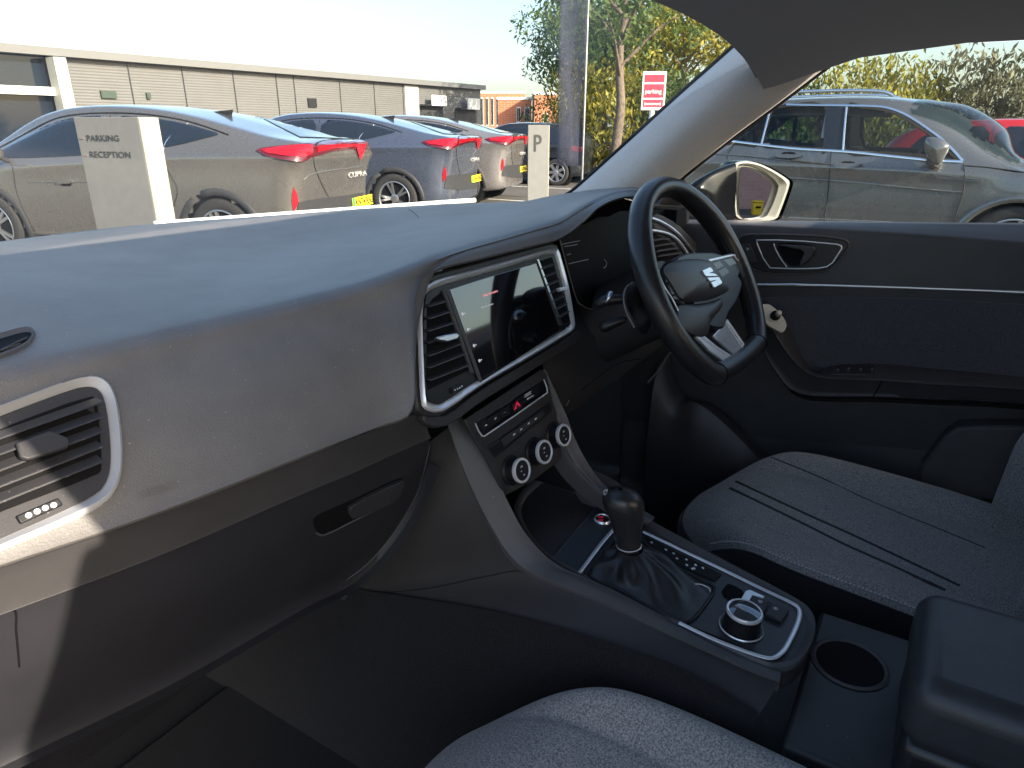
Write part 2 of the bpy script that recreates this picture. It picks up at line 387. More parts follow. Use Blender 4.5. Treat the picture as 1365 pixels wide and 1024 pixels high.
# ---------------------------------------------------------------- centre screen assembly
z6 = lambda pts: zc(540, 310, 4.096, pts)
bz = Plane.three(at(570,548,y=.484), at(765,440,y=.484), at(565,385,y=.526))
bo = z6([(72,345),(88,308),(130,275),(190,248),(430,190),(700,113),(832,78),(842,120),(888,280),(926,500),(922,530),(880,560),(600,725),(400,840),(215,978),(165,985),(118,970),(90,945),(80,700),(70,450)])
bi = z6([(112,350),(125,328),(155,308),(220,284),(440,224),(700,147),(806,112),(818,130),(858,280),(900,480),(898,508),(870,530),(600,692),(390,806),(208,930),(170,940),(125,920),(112,890),(102,700),(98,450)])
plate('screen_surround', z6([(50,340),(56,284),(105,240),(180,212),(430,150),(700,76),(842,40),(858,120),(900,280),(938,505),(934,540),(890,575),(600,745),(400,862),(225,1000),(160,1008),(106,985),(72,955),(60,700),(50,450)]), Plane(bz.p, bz.n), .03, pl_dark, dash, off=-.034, sm=1, bevel=.004)
plate('screen_panel', bi, bz, .002, pl_black, dash, off=-.001, sm=1)
ring('chrome_bezel', bo, bi, bz, .006, chrome, dash, off=-.002, sm=2, hi=.003)
scr = plate('touchscreen', z6([(200,322),(300,290),(440,246),(600,200),(706,168),(838,540),(400,822)]), bz, .0035, gloss, dash, off=.0, bevel=.001)
scrP = Plane(bz.p+bz.n*.0035, bz.n)
plate('screen_side_strip', z6([(212,322),(232,318),(408,812),(392,812)]), bz, .001, pl_mid, dash, off=.0035)
ui = mat('screen_text', (.3,.3,.32), .3, emit=(.5,.5,.55), es=.25); uir = mat('screen_red_text', (.5,.2,.2), .3, emit=(.8,.3,.32), es=.35)
text('screen_heading', 'Safety information', scrP, z6([(425,352)])[0], z6([(540,312)])[0], .0036, uir, dash, thick=.0002, off=.0003)
text('screen_message', 'Please pay attention', scrP, z6([(415,415)])[0], z6([(537,375)])[0], .0026, ui, dash, thick=.0002, off=.0003)
mb = MB()
for a, b in ((312,445),(342,530),(375,618),(405,700)):
    p, n = scrP.hit(*z6([(a,b)])[0]); mb.lathe([(.0022,0),(.0022,.0003)], p+n*.0002, n, 12); mb.box((p.x+.003,p.y-.0006,p.z-.0008),(p.x+.0055,p.y-.0002,p.z+.0008))
obj('screen_icons', mb, ui, dash)
plate('left_vent_cavity', z6([(118,410),(150,360),(190,332),(345,745),(330,760),(122,860),(112,820)]), bz, .0008, void, dash, off=.001)
blades('left_vent_louvre', [(z6([a])[0], z6([b])[0]) for a, b in (((106,412),(203,382)),((104,478),(222,440)),((103,545),(245,500)),((104,610),(270,550)),((105,680),(288,612)),((108,745),(306,668)),((113,812),(330,728)))], bz, .001, .008, .002, .0016, pl_dark, dash)
blades('left_vent_edge', [(z6([a])[0], z6([b])[0]) for a, b in (((108,412),(200,384)),((106,478),(220,441)),((105,545),(243,501)),((107,680),(286,613)),((110,745),(304,669)),((115,812),(328,729)))], bz, .0078, .0084, 0, .0006, pl_top, dash)
plate('left_vent_tab', z6([(125,580),(175,568),(238,558),(250,572),(240,590),(185,606),(140,600)]), bz, .007, alu, dash, off=.008, bevel=.0015)
plate('left_vent_thumbwheel', z6([(240,848),(305,822),(314,850),(250,882)]), bz, .003, pl_black, dash, off=.001)
plate('left_vent_divider', z6([(195,318),(206,318),(362,770),(348,768)]), bz, .004, pl_mid, dash, off=.001, bevel=.0005)
plate('right_vent_cavity', z6([(722,160),(798,135),(892,480),(884,492),(842,500)]), bz, .0008, void, dash, off=.001)
blades('right_vent_louvre', [(z6([(728+16*k, 205+44*k)])[0], z6([(803+13*k, 178+43*k)])[0]) for k in range(7)], bz, .001, .007, .002, .0014, pl_dark, dash)
blades('right_vent_edge', [(z6([(728+16*k, 205+44*k)])[0], z6([(803+13*k, 178+43*k)])[0]) for k in range(7)], bz, .0068, .0074, 0, .0006, pl_top, dash)
plate('right_vent_tab', z6([(800,312),(850,298),(858,318),(812,330)]), bz, .006, chrome, dash, off=.007, bevel=.001)
plate('right_vent_divider', z6([(706,150),(716,150),(846,508),(834,506)]), bz, .004, alu, dash, off=.001)
for a, b in ((258,862),(272,856),(284,850),(296,842),(868,524),(878,520),(888,516)):
    p, n = bz.hit(*z6([(a,b)])[0]); obj('thumbwheel_mark', MB().lathe([(.0011,0),(.0011,.0006)], p+n*.0042, n, 8), white_ink, dash)
mb = None
# black trim bar below the bezel
plate('trim_under_screen', z6([(90,985),(165,1000),(225,1000),(400,862),(600,745),(890,570),(934,530),(960,560),(940,600),(620,800),(420,920),(250,1050),(160,1070),(100,1040)]), Plane(bz.p+V((0,.012,0)), bz.n), .012, pl_dark, dash, off=-.01, bevel=.002, sm=1)
# ---------------------------------------------------------------- centre stack and console
console = obj('centre_console', MB().box((-.155,-.5,.37),(.125,.50,.62)), pl_dark, car, bevel=.01)
z2 = lambda pts: zc(600, 490, 4.096, pts)
z3 = lambda pts: zc(700, 630, 3.4125, pts)
sp = Plane.three(at(640,575,y=.480), at(720,505,y=.480), at(690,690,y=.448))
plate('stack_panel', z2([(80,288),(500,12),(525,30),(560,180),(645,440),(632,480),(450,622),(302,700),(230,560)]), sp, .004, pl_dark, console, off=-.004, bevel=.001)
plate('button_panel', z2([(133,305),(180,375),(530,132),(522,100),(507,66)]), sp, .0015, gloss, console, bevel=.0004)
strip('button_panel_trim', z2([(133,305),(150,345),(168,372),(182,375),(350,262),(526,138),(524,110),(507,66)]), sp, .0011, chrome, console, off=.0015, cat=False)
for i, (a, b) in enumerate(((190,312),(240,280),(292,243),(358,210),(415,160))):
    w = 24 if i < 4 else 60
    plate('stack_button', z2([(a-w,b+w*.62-22),(a+w,b-w*.62-22),(a+w+7,b-w*.62+22),(a-w+7,b+w*.62+22)]), sp, .0012, pl_black, console, off=.0015, bevel=.0004)
for a, b, w, h in ((186,316,7,12),(238,278,5,16),(290,246,9,6)):
    obj('button_icon', MB().prism([sp.hit(*q)[0]+sp.n*.0028 for q in z2([(a-w,b+h*.5),(a+w,b-w*.7+h*.3),(a+w,b-h*.5),(a-w*.3,b-h*.3)])], sp.n*.0003), white_ink, console)
for a, b in ((397,160),(397,150),(410,172)): obj('button_icon', MB().prism([sp.hit(*q)[0]+sp.n*.0028 for q in z2([(a,b),(a+36,b-22),(a+37,b-18),(a+1,b+4)])], sp.n*.0003), white_ink, console)
t1 = [sp.hit(*q)[0]+sp.n*.0029 for q in z2([(340,232),(376,208),(356,184)])]
t2 = [sp.hit(*q)[0]+sp.n*.0033 for q in z2([(349,224),(367,212),(357,200)])]
obj('hazard_symbol', MB().prism(t1, sp.n*.0004), red_ink2, console); obj('hazard_symbol_core', MB().prism(t2, sp.n*.0003), pl_black, console)
plate('climate_panel', z2([(205,430),(540,190),(555,235),(245,492)]), sp, .0012, pl_black, console, bevel=.0003)
plate('climate_buttons', z2([(272,395),(498,232),(512,258),(288,432)]), sp, .0012, pl_dark, console, off=.0012, bevel=.0004)
plate('disc_slot', z2([(205,432),(262,395),(268,402),(212,440)]), sp, .0010, pl_dark, console, off=.0012)
mb = MB()
for a, b in ((342,365),(380,338),(422,305),(460,280)):
    mb.prism([sp.hit(*q)[0]+sp.n*.0025 for q in z2([(a-6,b+8),(a+5,b),(a+5,b-8),(a-5,b-2)])], sp.n*.0003)
obj('climate_icons', mb, white_ink, console)
for i, (a, b, r) in enumerate(((330,560,.0178),(455,460,.0178),(562,370,.0172))):
    p, n = sp.hit(*z2([(a,b)])[0])
    ax = (n*.93+V((-.1,-.1,.12))).normalized()
    k = obj('climate_knob', MB().lathe([(r*1.25,0),(r*1.25,.004),(r*1.08,.006),(r*1.0,.02),(r*.9,.0215)], p, ax, 36), pl_black, console, smooth=40)
    obj('knob_ring', MB().lathe([(r*1.0,.018),(r*1.04,.0205),(r*1.0,.0232),(r*.84,.0235),(r*.80,.0218)], p, ax, 40, cap=False), chrome, console, smooth=60)
    obj('knob_face', MB().lathe([(r*.82,.019),(r*.82,.0222),(r*.4,.0228)], p, ax, 32), pl_black, console)
    mb = MB(); u = V((1,0,0)); w = ax.cross(u).normalized(); w = w if w.z > 0 else -w
    for dx, dz, s in ((0,.006,.0026),(.001,-.007,.002),(-.003,0,.0015)): mb.box((-s,-s*.5,0),(s,s*.5,.0004), M=Matrix.Translation(p+ax*.0228+u*dx+w*dz) @ Matrix((( u.x,w.x,ax.x,0),(u.y,w.y,ax.y,0),(u.z,w.z,ax.z,0),(0,0,0,1))))
    obj('knob_symbol', mb, stitch, console)
# cubby
cub = MB()
for L_, dx in (([at(a,b,x=-.080) for a, b in ((618,560),(640,592),(656,627),(681,680),(698,710),(724,740),(748,757))], 0), ([at(a,b,x=.085) for a, b in ((718,512),(740,562),(750,590),(768,622),(795,650),(830,674))], 0)):
    obj('cubby_wall', MB().grid([L_, [V((p.x, max(p.y, .63), p.z)) for p in L_], [V((p.x, max(p.y, .63), .72)) for p in L_]]), pl_black, console, smooth=30)

obj('cubby', MB().box((-.088,.30,.70),(.095,.62,.765)).box((-.088,.60,.76),(.095,.64,1.0)), pl_black, console)

# left band, flank and tunnel
inn = [at(a,b,x=-.082) for a, b in ((614,556),(640,592),(656,627),(681,680),(698,710),(724,740),(748,757),(773,768),(823,790),(905,833),(960,860),(1010,882),(1040,893))]
out = [at(a,b,x=-.106) for a, b in ((598,566),(610,600),(624,636),(641,673),(659,706),(680,738),(708,762),(759,783),(803,800),(905,848),(960,873),(1005,893),(1040,905))]
low = [at(a,b,x=-.150) for a, b in ((572,590),(568,618),(552,660),(528,700),(494,745),(462,782),(520,795),(640,816),(730,838),(830,868),(900,893),(960,925),(1010,955))]
mid = [a.lerp(b, .5)+V((0,0,.003)) for a, b in zip(inn, out)]
bandg = MB().grid(loft([[p+V((.004,0,-.02)) for p in inn], [p+V((.001,0,-.001)) for p in inn], inn, mid, out, [p+V((-.001,0,-.003)) for p in out], [p+V((.001,0,-.02)) for p in out]], 5, 3))
obj('console_rim', bandg, pl_mid, console, smooth=60)
o2 = [p+V((.001,0,-.004)) for p in out]
flank_m = mat('console_flank_plastic', (.036,.034,.035), .55, noise=.08, nscale=20, bump=.3, bscale=1100, spec=.35, bdist=.0006)
flank = MB().grid(loft([o2, [a.lerp(b,.15) for a, b in zip(o2, low)], [a.lerp(b,.6)+V((-.004,0,0)) for a, b in zip(o2, low)], low], 5, 4))
obj('console_flank', flank, flank_m, console, smooth=60)
lw2 = [V((p.x-.01, p.y, p.z-.004)) for p in [low[5]+V((0,.35,-.02))]+low[5:]]
tun = MB().grid(loft([[p+V((.02,0,.0)) for p in lw2], lw2, [V((p.x-.04, p.y, p.z*.5+.20)) for p in lw2], [V((p.x-.07, p.y, .37)) for p in lw2]], 4, 3))
obj('tunnel_carpet', tun, carpet, console, smooth=60)
flH = Host(flank)
strip('flank_seam', [(520,790),(580,783),(650,768),(700,762),(760,786)], flH, .0008, pl_black, console)
mb = MB(); p, n = Plane(V((-.17,.6,.7)), V((-1,-.5,0))).hit(459,792); mb.lathe([(.006,0),(.006,.006),(.003,.008)], p, n, 14); obj('trim_clip', mb, pl_dark, console)
# right band
rin = [at(a,b,x=.085) for a, b in ((712,503),(725,530),(740,562),(750,590),(768,622),(795,650),(830,674),(868,696))]
rout = [at(a,b,x=.105) for a, b in ((727,494),(742,527),(757,560),(768,590),(785,622),(808,652),(840,673),(872,692))]
rb = MB().grid(loft([[p+V((0,.03,-.02)) for p in rin], rin, [a.lerp(b,.5)+V((0,0,.003)) for a, b in zip(rin, rout)], rout, [p+V((.002,.03,-.05)) for p in rout]], 5, 3))
obj('console_rim', rb, pl_mid, console, smooth=60)
# console top deck
cd = Plane.three(V((0,.34,.774)), V((.1,.34,.774)), V((0,.05,.757)))
so = z3([(-10,280),(110,388),(250,463),(420,538),(700,690),(1000,833),(1110,880),(1180,893),(1240,870),(1290,815),(1325,730),(1328,670),(1300,610),(1230,562),(1000,442),(800,335),(620,240),(545,195),(430,20),(150,-60),(-80,120)])
plate('console_deck', so, cd, .03, pl_dark, console, off=-.034, bevel=.004, sm=1)
ri = z3([(40,290),(125,380),(262,450),(430,522),(700,662),(990,800),(1080,840),(1150,850),(1200,830),(1250,775),(1275,720),(1278,670),(1255,625),(1200,590),(1000,485),(800,378),(620,280),(545,235),(420,60),(160,-20),(-40,140)])
ring('console_surround', so, ri, cd, .007, pl_mid, console, off=-.006, sm=2, hi=.004)
plate('deck_front_panel', z3([(120,383),(310,165),(350,110),(560,225),(540,262),(405,262),(247,455)]), cd, .0015, dkslate, console, off=-.003, bevel=.0005)
strip('deck_stitching', z3([(135,375),(230,262),(318,160)]), cd, .0005, pl_mid, console, off=-.0012)
pin = z3([(262,452),(402,275),(545,285),(1000,505),(1215,608),(1238,640),(1225,700),(1165,812),(1135,835),(1080,830),(990,790),(700,672),(430,540)])
plate('selector_panel', pin, cd, .002, mat('satin_slate', (.030,.033,.038), .38, spec=.5), console, off=-.003)
cpath = [z3(q) for q in ([(247,460),(300,388),(350,322),(402,262)], [(538,272),(700,350),(900,445),(1080,533),(1205,592),(1242,618),(1248,650),(1232,705),(1190,790),(1165,822),(1130,845),(1085,842),(1000,815),(850,757),(700,686)])]
strip('selector_trim', cpath[0], cd, .0030, chrome, console, off=.0015, flat=(.5,1)); strip('selector_trim', cpath[1], cd, .0030, chrome, console, off=.0010, flat=(.5,1))
plate('gear_scale', z3([(548,292),(575,305),(895,466),(862,496),(700,425),(560,352)]), cd, .0012, mat('scale_black', (.006,.006,.008), .45, spec=.2), console, bevel=.0004)
for a, b in ((575,322),(640,355),(675,372),(690,395),(733,400),(735,425),(775,425),(768,440),(808,438),(760,442)):
    obj('gear_scale_mark', MB().prism([cd.hit(*q)[0]+cd.n*.0013 for q in z3([(a-7,b-2),(a+2,b+5),(a+7,b),(a-2,b-6)])], cd.n*.0003), white_ink, console)
plate('key_slot', z3([(887,552),(915,510),(935,508),(1003,545),(975,598),(960,598)]), cd, .0008, void, console, sm=1)
plate('chrome_switch', z3([(975,592),(1000,550),(1020,545),(1088,576),(1082,584),(1030,572),(1012,605),(1050,628),(1045,640),(985,612)]), cd, .005, mat('white_satin', (.75,.78,.8), .3, .6), console, bevel=.001)
for q in ([(1012,608),(1032,572),(1106,602),(1084,652)], [(1088,655),(1114,604),(1200,638),(1166,688)]):
    plate('parking_brake_switch', z3(q), cd, .006, pl_dark, console, off=.0, bevel=.0012)
mb = MB()
for a, b in ((1066,604),(1135,636)):
    p, n = cd.hit(*z3([(a,b)])[0]); mb.lathe([(.0028,0),(.0028,.0004),(.0018,.0004),(.0018,0)], p+n*.0062, n, 16, cap=False); mb.box((p.x-.0006,p.y-.0006,p.z+.006),(p.x+.0006,p.y+.0006,p.z+.0068))
obj('switch_symbol', mb, stitch, console)
p, n = cd.hit(*z3([(982,703)])[0])
obj('drive_mode_dial', MB().lathe([(.0285,-.002),(.0285,.001),(.0235,.001),(.0230,.004),(.0215,.020),(.0225,.0235)], p, n, 48), pl_black, console, smooth=40)
obj('dial_base_ring', MB().lathe([(.0255,.0),(.0270,.0025),(.0285,.0)], p, n, 56, cap=False), chrome, console, smooth=60)
obj('dial_rim', MB().lathe([(.0222,.0225),(.0230,.0250),(.0218,.0275),(.0195,.0270)], p, n, 56, cap=False), chrome, console, smooth=60)
obj('dial_cap', MB().lathe([(.0200,.0250),(.0197,.0265),(.012,.0285),(.003,.0292)], p, n, 48), mat('dial_gloss', (.10,.12,.14), .05, .6, coat=1.), console, smooth=60)
p, n = cd.hit(*z3([(352,215)])[0])
obj('start_button', MB().lathe([(.0105,0),(.0105,.002),(.008,.0025)], p, n, 32), pl_black, console)
obj('start_button_ring', MB().lathe([(.0105,.0),(.012,.0035),(.0138,.0)], p, n, 40, cap=False), chrome, console, smooth=60)
text('start_lettering', 'START', cd, z3([(332,212)])[0], z3([(368,212)])[0], .0022, red_ink2, console, off=.003, thick=.0003, bold=.0001)
text('start_lettering', 'STOP', cd, z3([(334,226)])[0], z3([(372,226)])[0], .0022, red_ink2, console, off=.003, thick=.0003, bold=.0001)
# ---------------------------------------------------------------- gear selector with gaiter
base = [cd.hit(*q)[0] for q in z3([(288,470),(328,412),(378,352),(424,302),(475,300),(540,322),(600,372),(680,425),(760,470),(820,500),(862,520),(850,560),(815,610),(770,665),(740,690),(690,672),(610,635),(520,590),(420,535),(330,500)])]
gx = -.004
axl = [V((gx-.002,.292,.826)), V((gx,.296,.80))]
gp = Plane(V((gx,.295,.8)), V((0,-1,0)))
cen0, _ = Plane(V((0,.292,0)), -hh).hit(*z3([(478,345)])[0])
n = 96
bs = resample(base, n); cen = cen0.copy()
i0 = max(range(n), key=lambda i: (bs[i]-cen).dot(-rr)); bs = bs[i0:]+bs[:i0]
rows = []
K = 12
bc = sum(bs, V())/n
upg = V((0,-.12,1)).normalized()
ang0 = math.atan2((bs[0]-bc).y, (bs[0]-bc).x); ccw = 1 if sum((bs[i]-bc).cross(bs[(i+1) % n]-bc).z for i in range(n)) > 0 else -1
for k in range(K+1):
    t = k/K; row = []
    for i in range(n):
        a = ang0 + ccw*2*PI*i/n
        top = cen + V((math.cos(a)*.0185, math.sin(a)*.0185, 0))
        s = t**.75
        p = bs[i].lerp(top, s); p.z = bs[i].z + (top.z-bs[i].z)*(t**1.35*.85+t*.15)
        fold = math.sin(i/n*2*PI*9+1.7*t*4)*.5+math.sin(i/n*2*PI*5-3*t+2)*.5
        amp = .006*math.sin(PI*min(1, t*1.02))**.8
        d = V((math.cos(a), math.sin(a), .3)); row.append(p + d*(fold*amp + .007*math.sin(PI*t)))
    rows.append(row)
gear = obj('gear_selector', MB().grid(rows, closed_v=True), leather, car, smooth=80, subs=1)
obj('gaiter_frame', MB().tube([p+V((0,0,.001)) for p in resample(base, 60)], .0022, 8, closed=True), pl_black, gear)
strip('gaiter_stitch', z3([(770,518),(800,520),(832,535),(840,550)]), cd, .0007, stitch, gear, off=.004)
# lever: sections from collar up to the head (survey of its outline on the vertical plane through the lever)
lp = Plane(cen, -hh)
def sec(l, r_, dep, tilt=0):
    a = lp.hit(*z3([l])[0])[0]; b = lp.hit(*z3([r_])[0])[0]; c = (a+b)/2; h = (b-a)/2
    f = hh.copy()*dep*1.1; h = h*1.13
    return [c + h*math.cos(q) + f*math.sin(q) for q in [2*PI*i/28 for i in range(28)]]
S_ = [((425,375),(520,365),.014),((424,345),(522,332),.0145),((422,330),(520,325),.015),((412,290),(520,292),.016),((405,250),(524,248),.018),((392,205),(530,200),.021),((372,165),(533,160),.023),((358,130),(530,128),.023),((362,103),(515,105),.021),((376,86),(495,88),.017),((400,78),(468,80),.010),((425,76),(440,77),.003)]
obj('lever_knob', MB().grid([sec(a,b,c) for a, b, c in S_[2:]], closed_v=True), leather, gear, smooth=80, subs=1)
obj('lever_collar', MB().grid([sec(a,b,c) for a, b, c in S_[:2]]+[sec((432,322),(512,320),.013)], closed_v=True), pl_black, gear, smooth=60)
obj('lever_collar_ring', MB().tube(sec((423,333),(521,328),.0152), .0008, 6, closed=True), chrome, gear)
obj('release_button', MB().grid([sec((358,100),(364,96),.004),sec((356,94),(372,84),.006),sec((362,90),(376,80),.004)], closed_v=True), chrome, gear)
# ---------------------------------------------------------------- cup holder deck, armrest
obj('rear_deck', MB().box((-.152,-.10,.45),(.115,.045,.712)), pl_dark, console, bevel=.006)
cc = V((.022,-.004,.7125))
obj('cup_holder', MB().lathe([(.040,.001),(.043,.003),(.0465,.001)], cc, (0,0,1), 48, cap=False), pl_mid, console)
obj('cup_holder_well', MB().lathe([(.0405,.0006),(.040,.0012),(.002,.0012)], cc, (0,0,1), 48), void, console)
arm = MB(); arm.box((-.150,-.50,.765),(.040,-.058,.850))
obj('armrest_lid', arm, mat('armrest_leather', (.036,.038,.042), .42, noise=.1, nscale=50, bump=.5, bscale=420, bdist=.0005), console, bevel=.026, seg=6, smooth=60)
obj('armrest_box', MB().box((-.142,-.49,.60),(.034,-.062,.770)), leather, console, bevel=.014, seg=4)
# ---------------------------------------------------------------- instrument cluster, knee panel, column
z7 = lambda pts: zc(740, 220, 3.4133, pts)
cl = Plane(at(752,330,y=.545), V((-.05,-1,.25)))
clus = plate('instrument_cluster', z7([(15,330),(95,612),(118,640),(160,656),(190,640),(225,600),(420,520),(620,430),(560,200),(240,210)]), cl, .004, mat('cluster_glass', (.004,.004,.005), .5, spec=.05), car, off=-.004, bevel=.001)
strip('cluster_rim', z7([(18,335),(50,460),(92,602),(115,636),(160,656),(186,645),(195,628)]), cl, .0013, pl_top, clus, off=.001)
strip('cluster_glyph', z7([(222,430),(232,445),(228,462),(218,470)]), cl, .0006, stitch, clus, off=.001)
for q in ([(25,362),(110,345)], [(40,372),(100,362)], [(52,410),(70,405)], [(60,450),(150,430)]):
    strip('cluster_digits', z7(q), cl, .0005, mat('dim_display', (.1,.1,.11), .4, emit=(.3,.32,.4), es=.08), clus, off=.0008, cat=False)
knee = MB()
xs = [.105,.16,.25,.37,.50,.62,.74,.80]
def kp(prof, bul=.0): return [[V((x, y+bul*math.cos((x-.4)*4), z)) for x in xs] for y, z in prof]
knee.grid(kp([(.66,1.09),(.565,1.06),(.53,1.035),(.50,1.0),(.495,.93),(.50,.885),(.51,.875),(.57,.855),(.80,.84)]))
kn = obj('knee_panel', knee, pl_dark, car, smooth=50)
kH = Host(knee)
strip('knee_seam', [(770,546),(790,536),(812,524),(836,508)], kH, .0012, pl_mid, kn)
strip('knee_seam', [(775,520),(800,500),(830,483),(860,478)], kH, .0008, void, kn)
obj('column_shroud', MB().lathe([(.060,.0),(.066,.02),(.070,.10),(.075,.20)], V((.37,.385,1.085)), V((0,math.cos(math.radians(30)),-.5)), 40), pl_dark, kn)
strip('panel_slit', [(863,510),(878,494),(890,474),(897,468)], Plane(at(880,490,y=.44), -hh), .0022, pl_mid, kn, cat=True)
st = kn
stp = Plane(at(805,395,y=.42), -hh)
plate('wiper_stalk', z7([(175,600),(190,585),(240,562),(258,575),(262,612),(245,630),(200,645),(180,635)]), stp, .02, pl_black, st, off=-.01, bevel=.006, seg=3) if 0 else None
def stick(name, pts, rs, pl, m, parent):
    P = [pl.hit(*q)[0] for q in pts]; return obj(name, MB().tube(P, rs, 16), m, parent, smooth=60, subs=1)
stick('indicator_stalk', z7([(330,610),(290,610),(225,612),(185,640)]), [.006,.008,.010,.007], stp, pl_black, st)
stick('stalk_end', z7([(228,598),(236,602),(243,606),(250,610)]), [.0105,.012,.012,.008], stp, alu, st)
stick('cruise_stalk', z7([(330,700),(270,715),(225,735),(200,745)]), [.006,.008,.0105,.006], stp, pl_black, st)
# ---------------------------------------------------------------- steering wheel (centre, 30 degree rake, 0.38 m across)
WC = V((.360,.331,1.111)); ta = math.radians(30.5); ya = math.radians(4.6); WN = V((-math.sin(ya)*math.cos(ta),-math.cos(ya)*math.cos(ta),math.sin(ta))); WA = V((math.cos(ya),-math.sin(ya),0)); WB = WN.cross(WA); WB = WB if WB.z > 0 else -WB
WP = Plane(WC, WN)
def wp(a, R=.177):
    c, s = math.cos(a), math.sin(a); k = -.81
    if s < k: 
        return WC + WA*R*c*1.03 + WB*R*(k + (s-k)*.18)
    return WC + WA*R*c*1.03 + WB*R*s
pts = [wp(2*PI*i/120) for i in range(120)]
pts = resample(pts, 120)
nr = [WN]*120
rad = []
for p in pts:
    a = math.atan2((p-WC).dot(WB), (p-WC).dot(WA)); rad.append(.0176 + .0022*math.exp(-((a-.55)/.35)**2) + .0022*math.exp(-((a-(PI-.55))/.35)**2))
sw = obj('steering_wheel', MB().tube(pts, rad, 20, closed=True, nrm=nr, flat=(1.08,1.0)), leather, car, smooth=80)
def arcs(name, a0, a1, dr, m, hgt, r=.00075, R=.177):
    P = [wp(a0+(a1-a0)*i/14) for i in range(15)]
    return P
def seam_ring(a):   # stitched joint running round the rim tube
    p = wp(a); t = (wp(a+.01)-wp(a-.01)).normalized(); u = WN; w = t.cross(u)
    return MB().tube([p + u*.0196*math.cos(q) + w*.0182*math.sin(q) for q in [2*PI*k/20 for k in range(20)]], .0009, 6, closed=True)
for a in (2.35, .62, -2.12, -.95): obj('rim_seam', seam_ring(math.radians(math.degrees(a))), void, sw)
# perforated thumb grips on the inner side of the right rim
for a0, a1 in ((.50,.10),(-.15,-.60)):
    mb = MB(); P = [wp(a0+(a1-a0)*i/20) for i in range(21)]; rows = []
    for i, p in enumerate(P):
        t = (wp(a0+(a1-a0)*i/20+.01)-wp(a0+(a1-a0)*i/20-.01)).normalized(); w = t.cross(WN); w = w if w.dot(WC-p) > 0 else -w
        rows.append([p + WN*(.0203*math.sin(q)) + w*(.0190*math.cos(q)) for q in [(-.9+.18*k) for k in range(9)]])
    mb.grid(rows); obj('perforated_grip', mb, perf, sw, smooth=80)
    mb = MB()
    for i in range(2, 19):
        for k in (2, 4, 6):
            c = rows[i][k]; nn = (c-P[i]).normalized(); mb.lathe([(.0012,0),(.0012,.0004)], c, nn, 6)
    obj('grip_dimples', mb, void, sw)
hubP = Plane(WC+WN*.004, WN); hubT = Plane(WC+WN*.028, WN)
hubo = z7([(470,470),(500,440),(560,425),(690,424),(740,475),(772,530),(793,560),(786,600),(760,660),(722,705),(712,760),(690,775),(640,765),(600,735),(570,690),(553,620),(520,540)])
plate('hub', hubo, Plane(WC-WN*.02, WN), .028, pl_black, sw, sm=1, bevel=.004)
cov = z7([(486,475),(520,445),(570,428),(690,427),(742,478),(772,528),(794,560),(786,578),(722,608),(620,616),(572,612),(545,565),(515,520)])
# domed airbag cover
def dome(name, pts, plane, h0, h1, m, parent, K=8, pw=2.4):
    pts = dense(chaikin(pts, 2), 3); hs = [plane.hit(*p)[0] for p in pts]; c = sum(hs, V())/len(hs); rows = [[h-WN*.012 for h in hs]]
    for j in range(K+1):
        f = 1-j/K if j < K else .01
        rows.append([c.lerp(h, f) + plane.n*(h0 + (h1-h0)*(1-f**pw)) for h in hs])
    return obj(name, MB().grid(rows, closed_v=True), m, parent, smooth=60)
airb = mat('airbag_cover', (.034,.035,.039), .42, bump=.3, bscale=1100, bdist=.0005)
WP2 = Plane(WC+WN*.014, WN)
dome('airbag_cover', cov, WP2, .0, .012, airb, sw)
dome('airbag_cover_lower', z7([(574,622),(640,628),(722,618),(782,592),(776,640),(745,680),(722,705),(712,762),(690,778),(640,766),(602,736),(572,690)]), WP2, -.006, .002, pl_dark, sw)
eP = Plane(WC+WN*.0262, WN)
zh = lambda pts: zc(895, 330, 12.8, pts)
for q in ([(512,400),(640,345),(668,365),(700,415),(640,440),(632,446),(700,447),(750,470),(775,494),(590,500),(565,492)], [(598,524),(790,510),(848,600),(835,628),(720,690),(705,680),(660,600),(740,570),(750,560),(640,585)]):
    plate('emblem', zh(q), eP, .0022, mat('emblem_silver', (.85,.87,.9), .3, .7), sw, bevel=.0005)
spP = Plane(WC+WN*.004, WN)
plate('right_spoke', z7([(688,432),(815,402),(848,452),(792,540),(770,528),(740,475)]), Plane(WC-WN*.006, WN), .012, pl_dark, sw, bevel=.002)
plate('right_spoke_trim', z7([(690,432),(815,405),(850,452),(842,458),(808,416),(700,443)]), Plane(WC+WN*.006, WN), .003, chrome, sw, bevel=.0008)
plate('right_spoke_trim', z7([(784,520),(830,488),(833,496),(790,530)]), Plane(WC+WN*.0, WN), .003, chrome, sw, bevel=.0008)
for q in ([(712,450),(742,440),(764,462),(732,480)], [(734,486),(770,466),(790,492),(756,512)], [(760,434),(800,424),(822,450),(790,466)]):
    plate('spoke_button', z7(q), Plane(WC+WN*.006, WN), .0025, mat('switch_grey', (.13,.14,.145), .3), sw, bevel=.0006)
plate('left_spoke', z7([(478,480),(500,475),(560,580),(566,650),(548,640),(500,560)]), Plane(WC-WN*.002, WN), .010, pl_dark, sw, bevel=.002)
for q in ([(486,500),(508,498),(528,540),(504,536)], [(508,545),(534,548),(552,585),(528,592)], [(530,598),(556,594),(560,615),(540,612)]):
    plate('spoke_button', z7(q), Plane(WC+WN*.008, WN), .0025, MATS['switch_grey'], sw, bevel=.0006)
strip('left_spoke_trim', z7([(470,478),(482,520),(500,560),(530,605),(548,640),(560,664)]), Plane(WC+WN*.008, WN), .0014, chrome, sw)
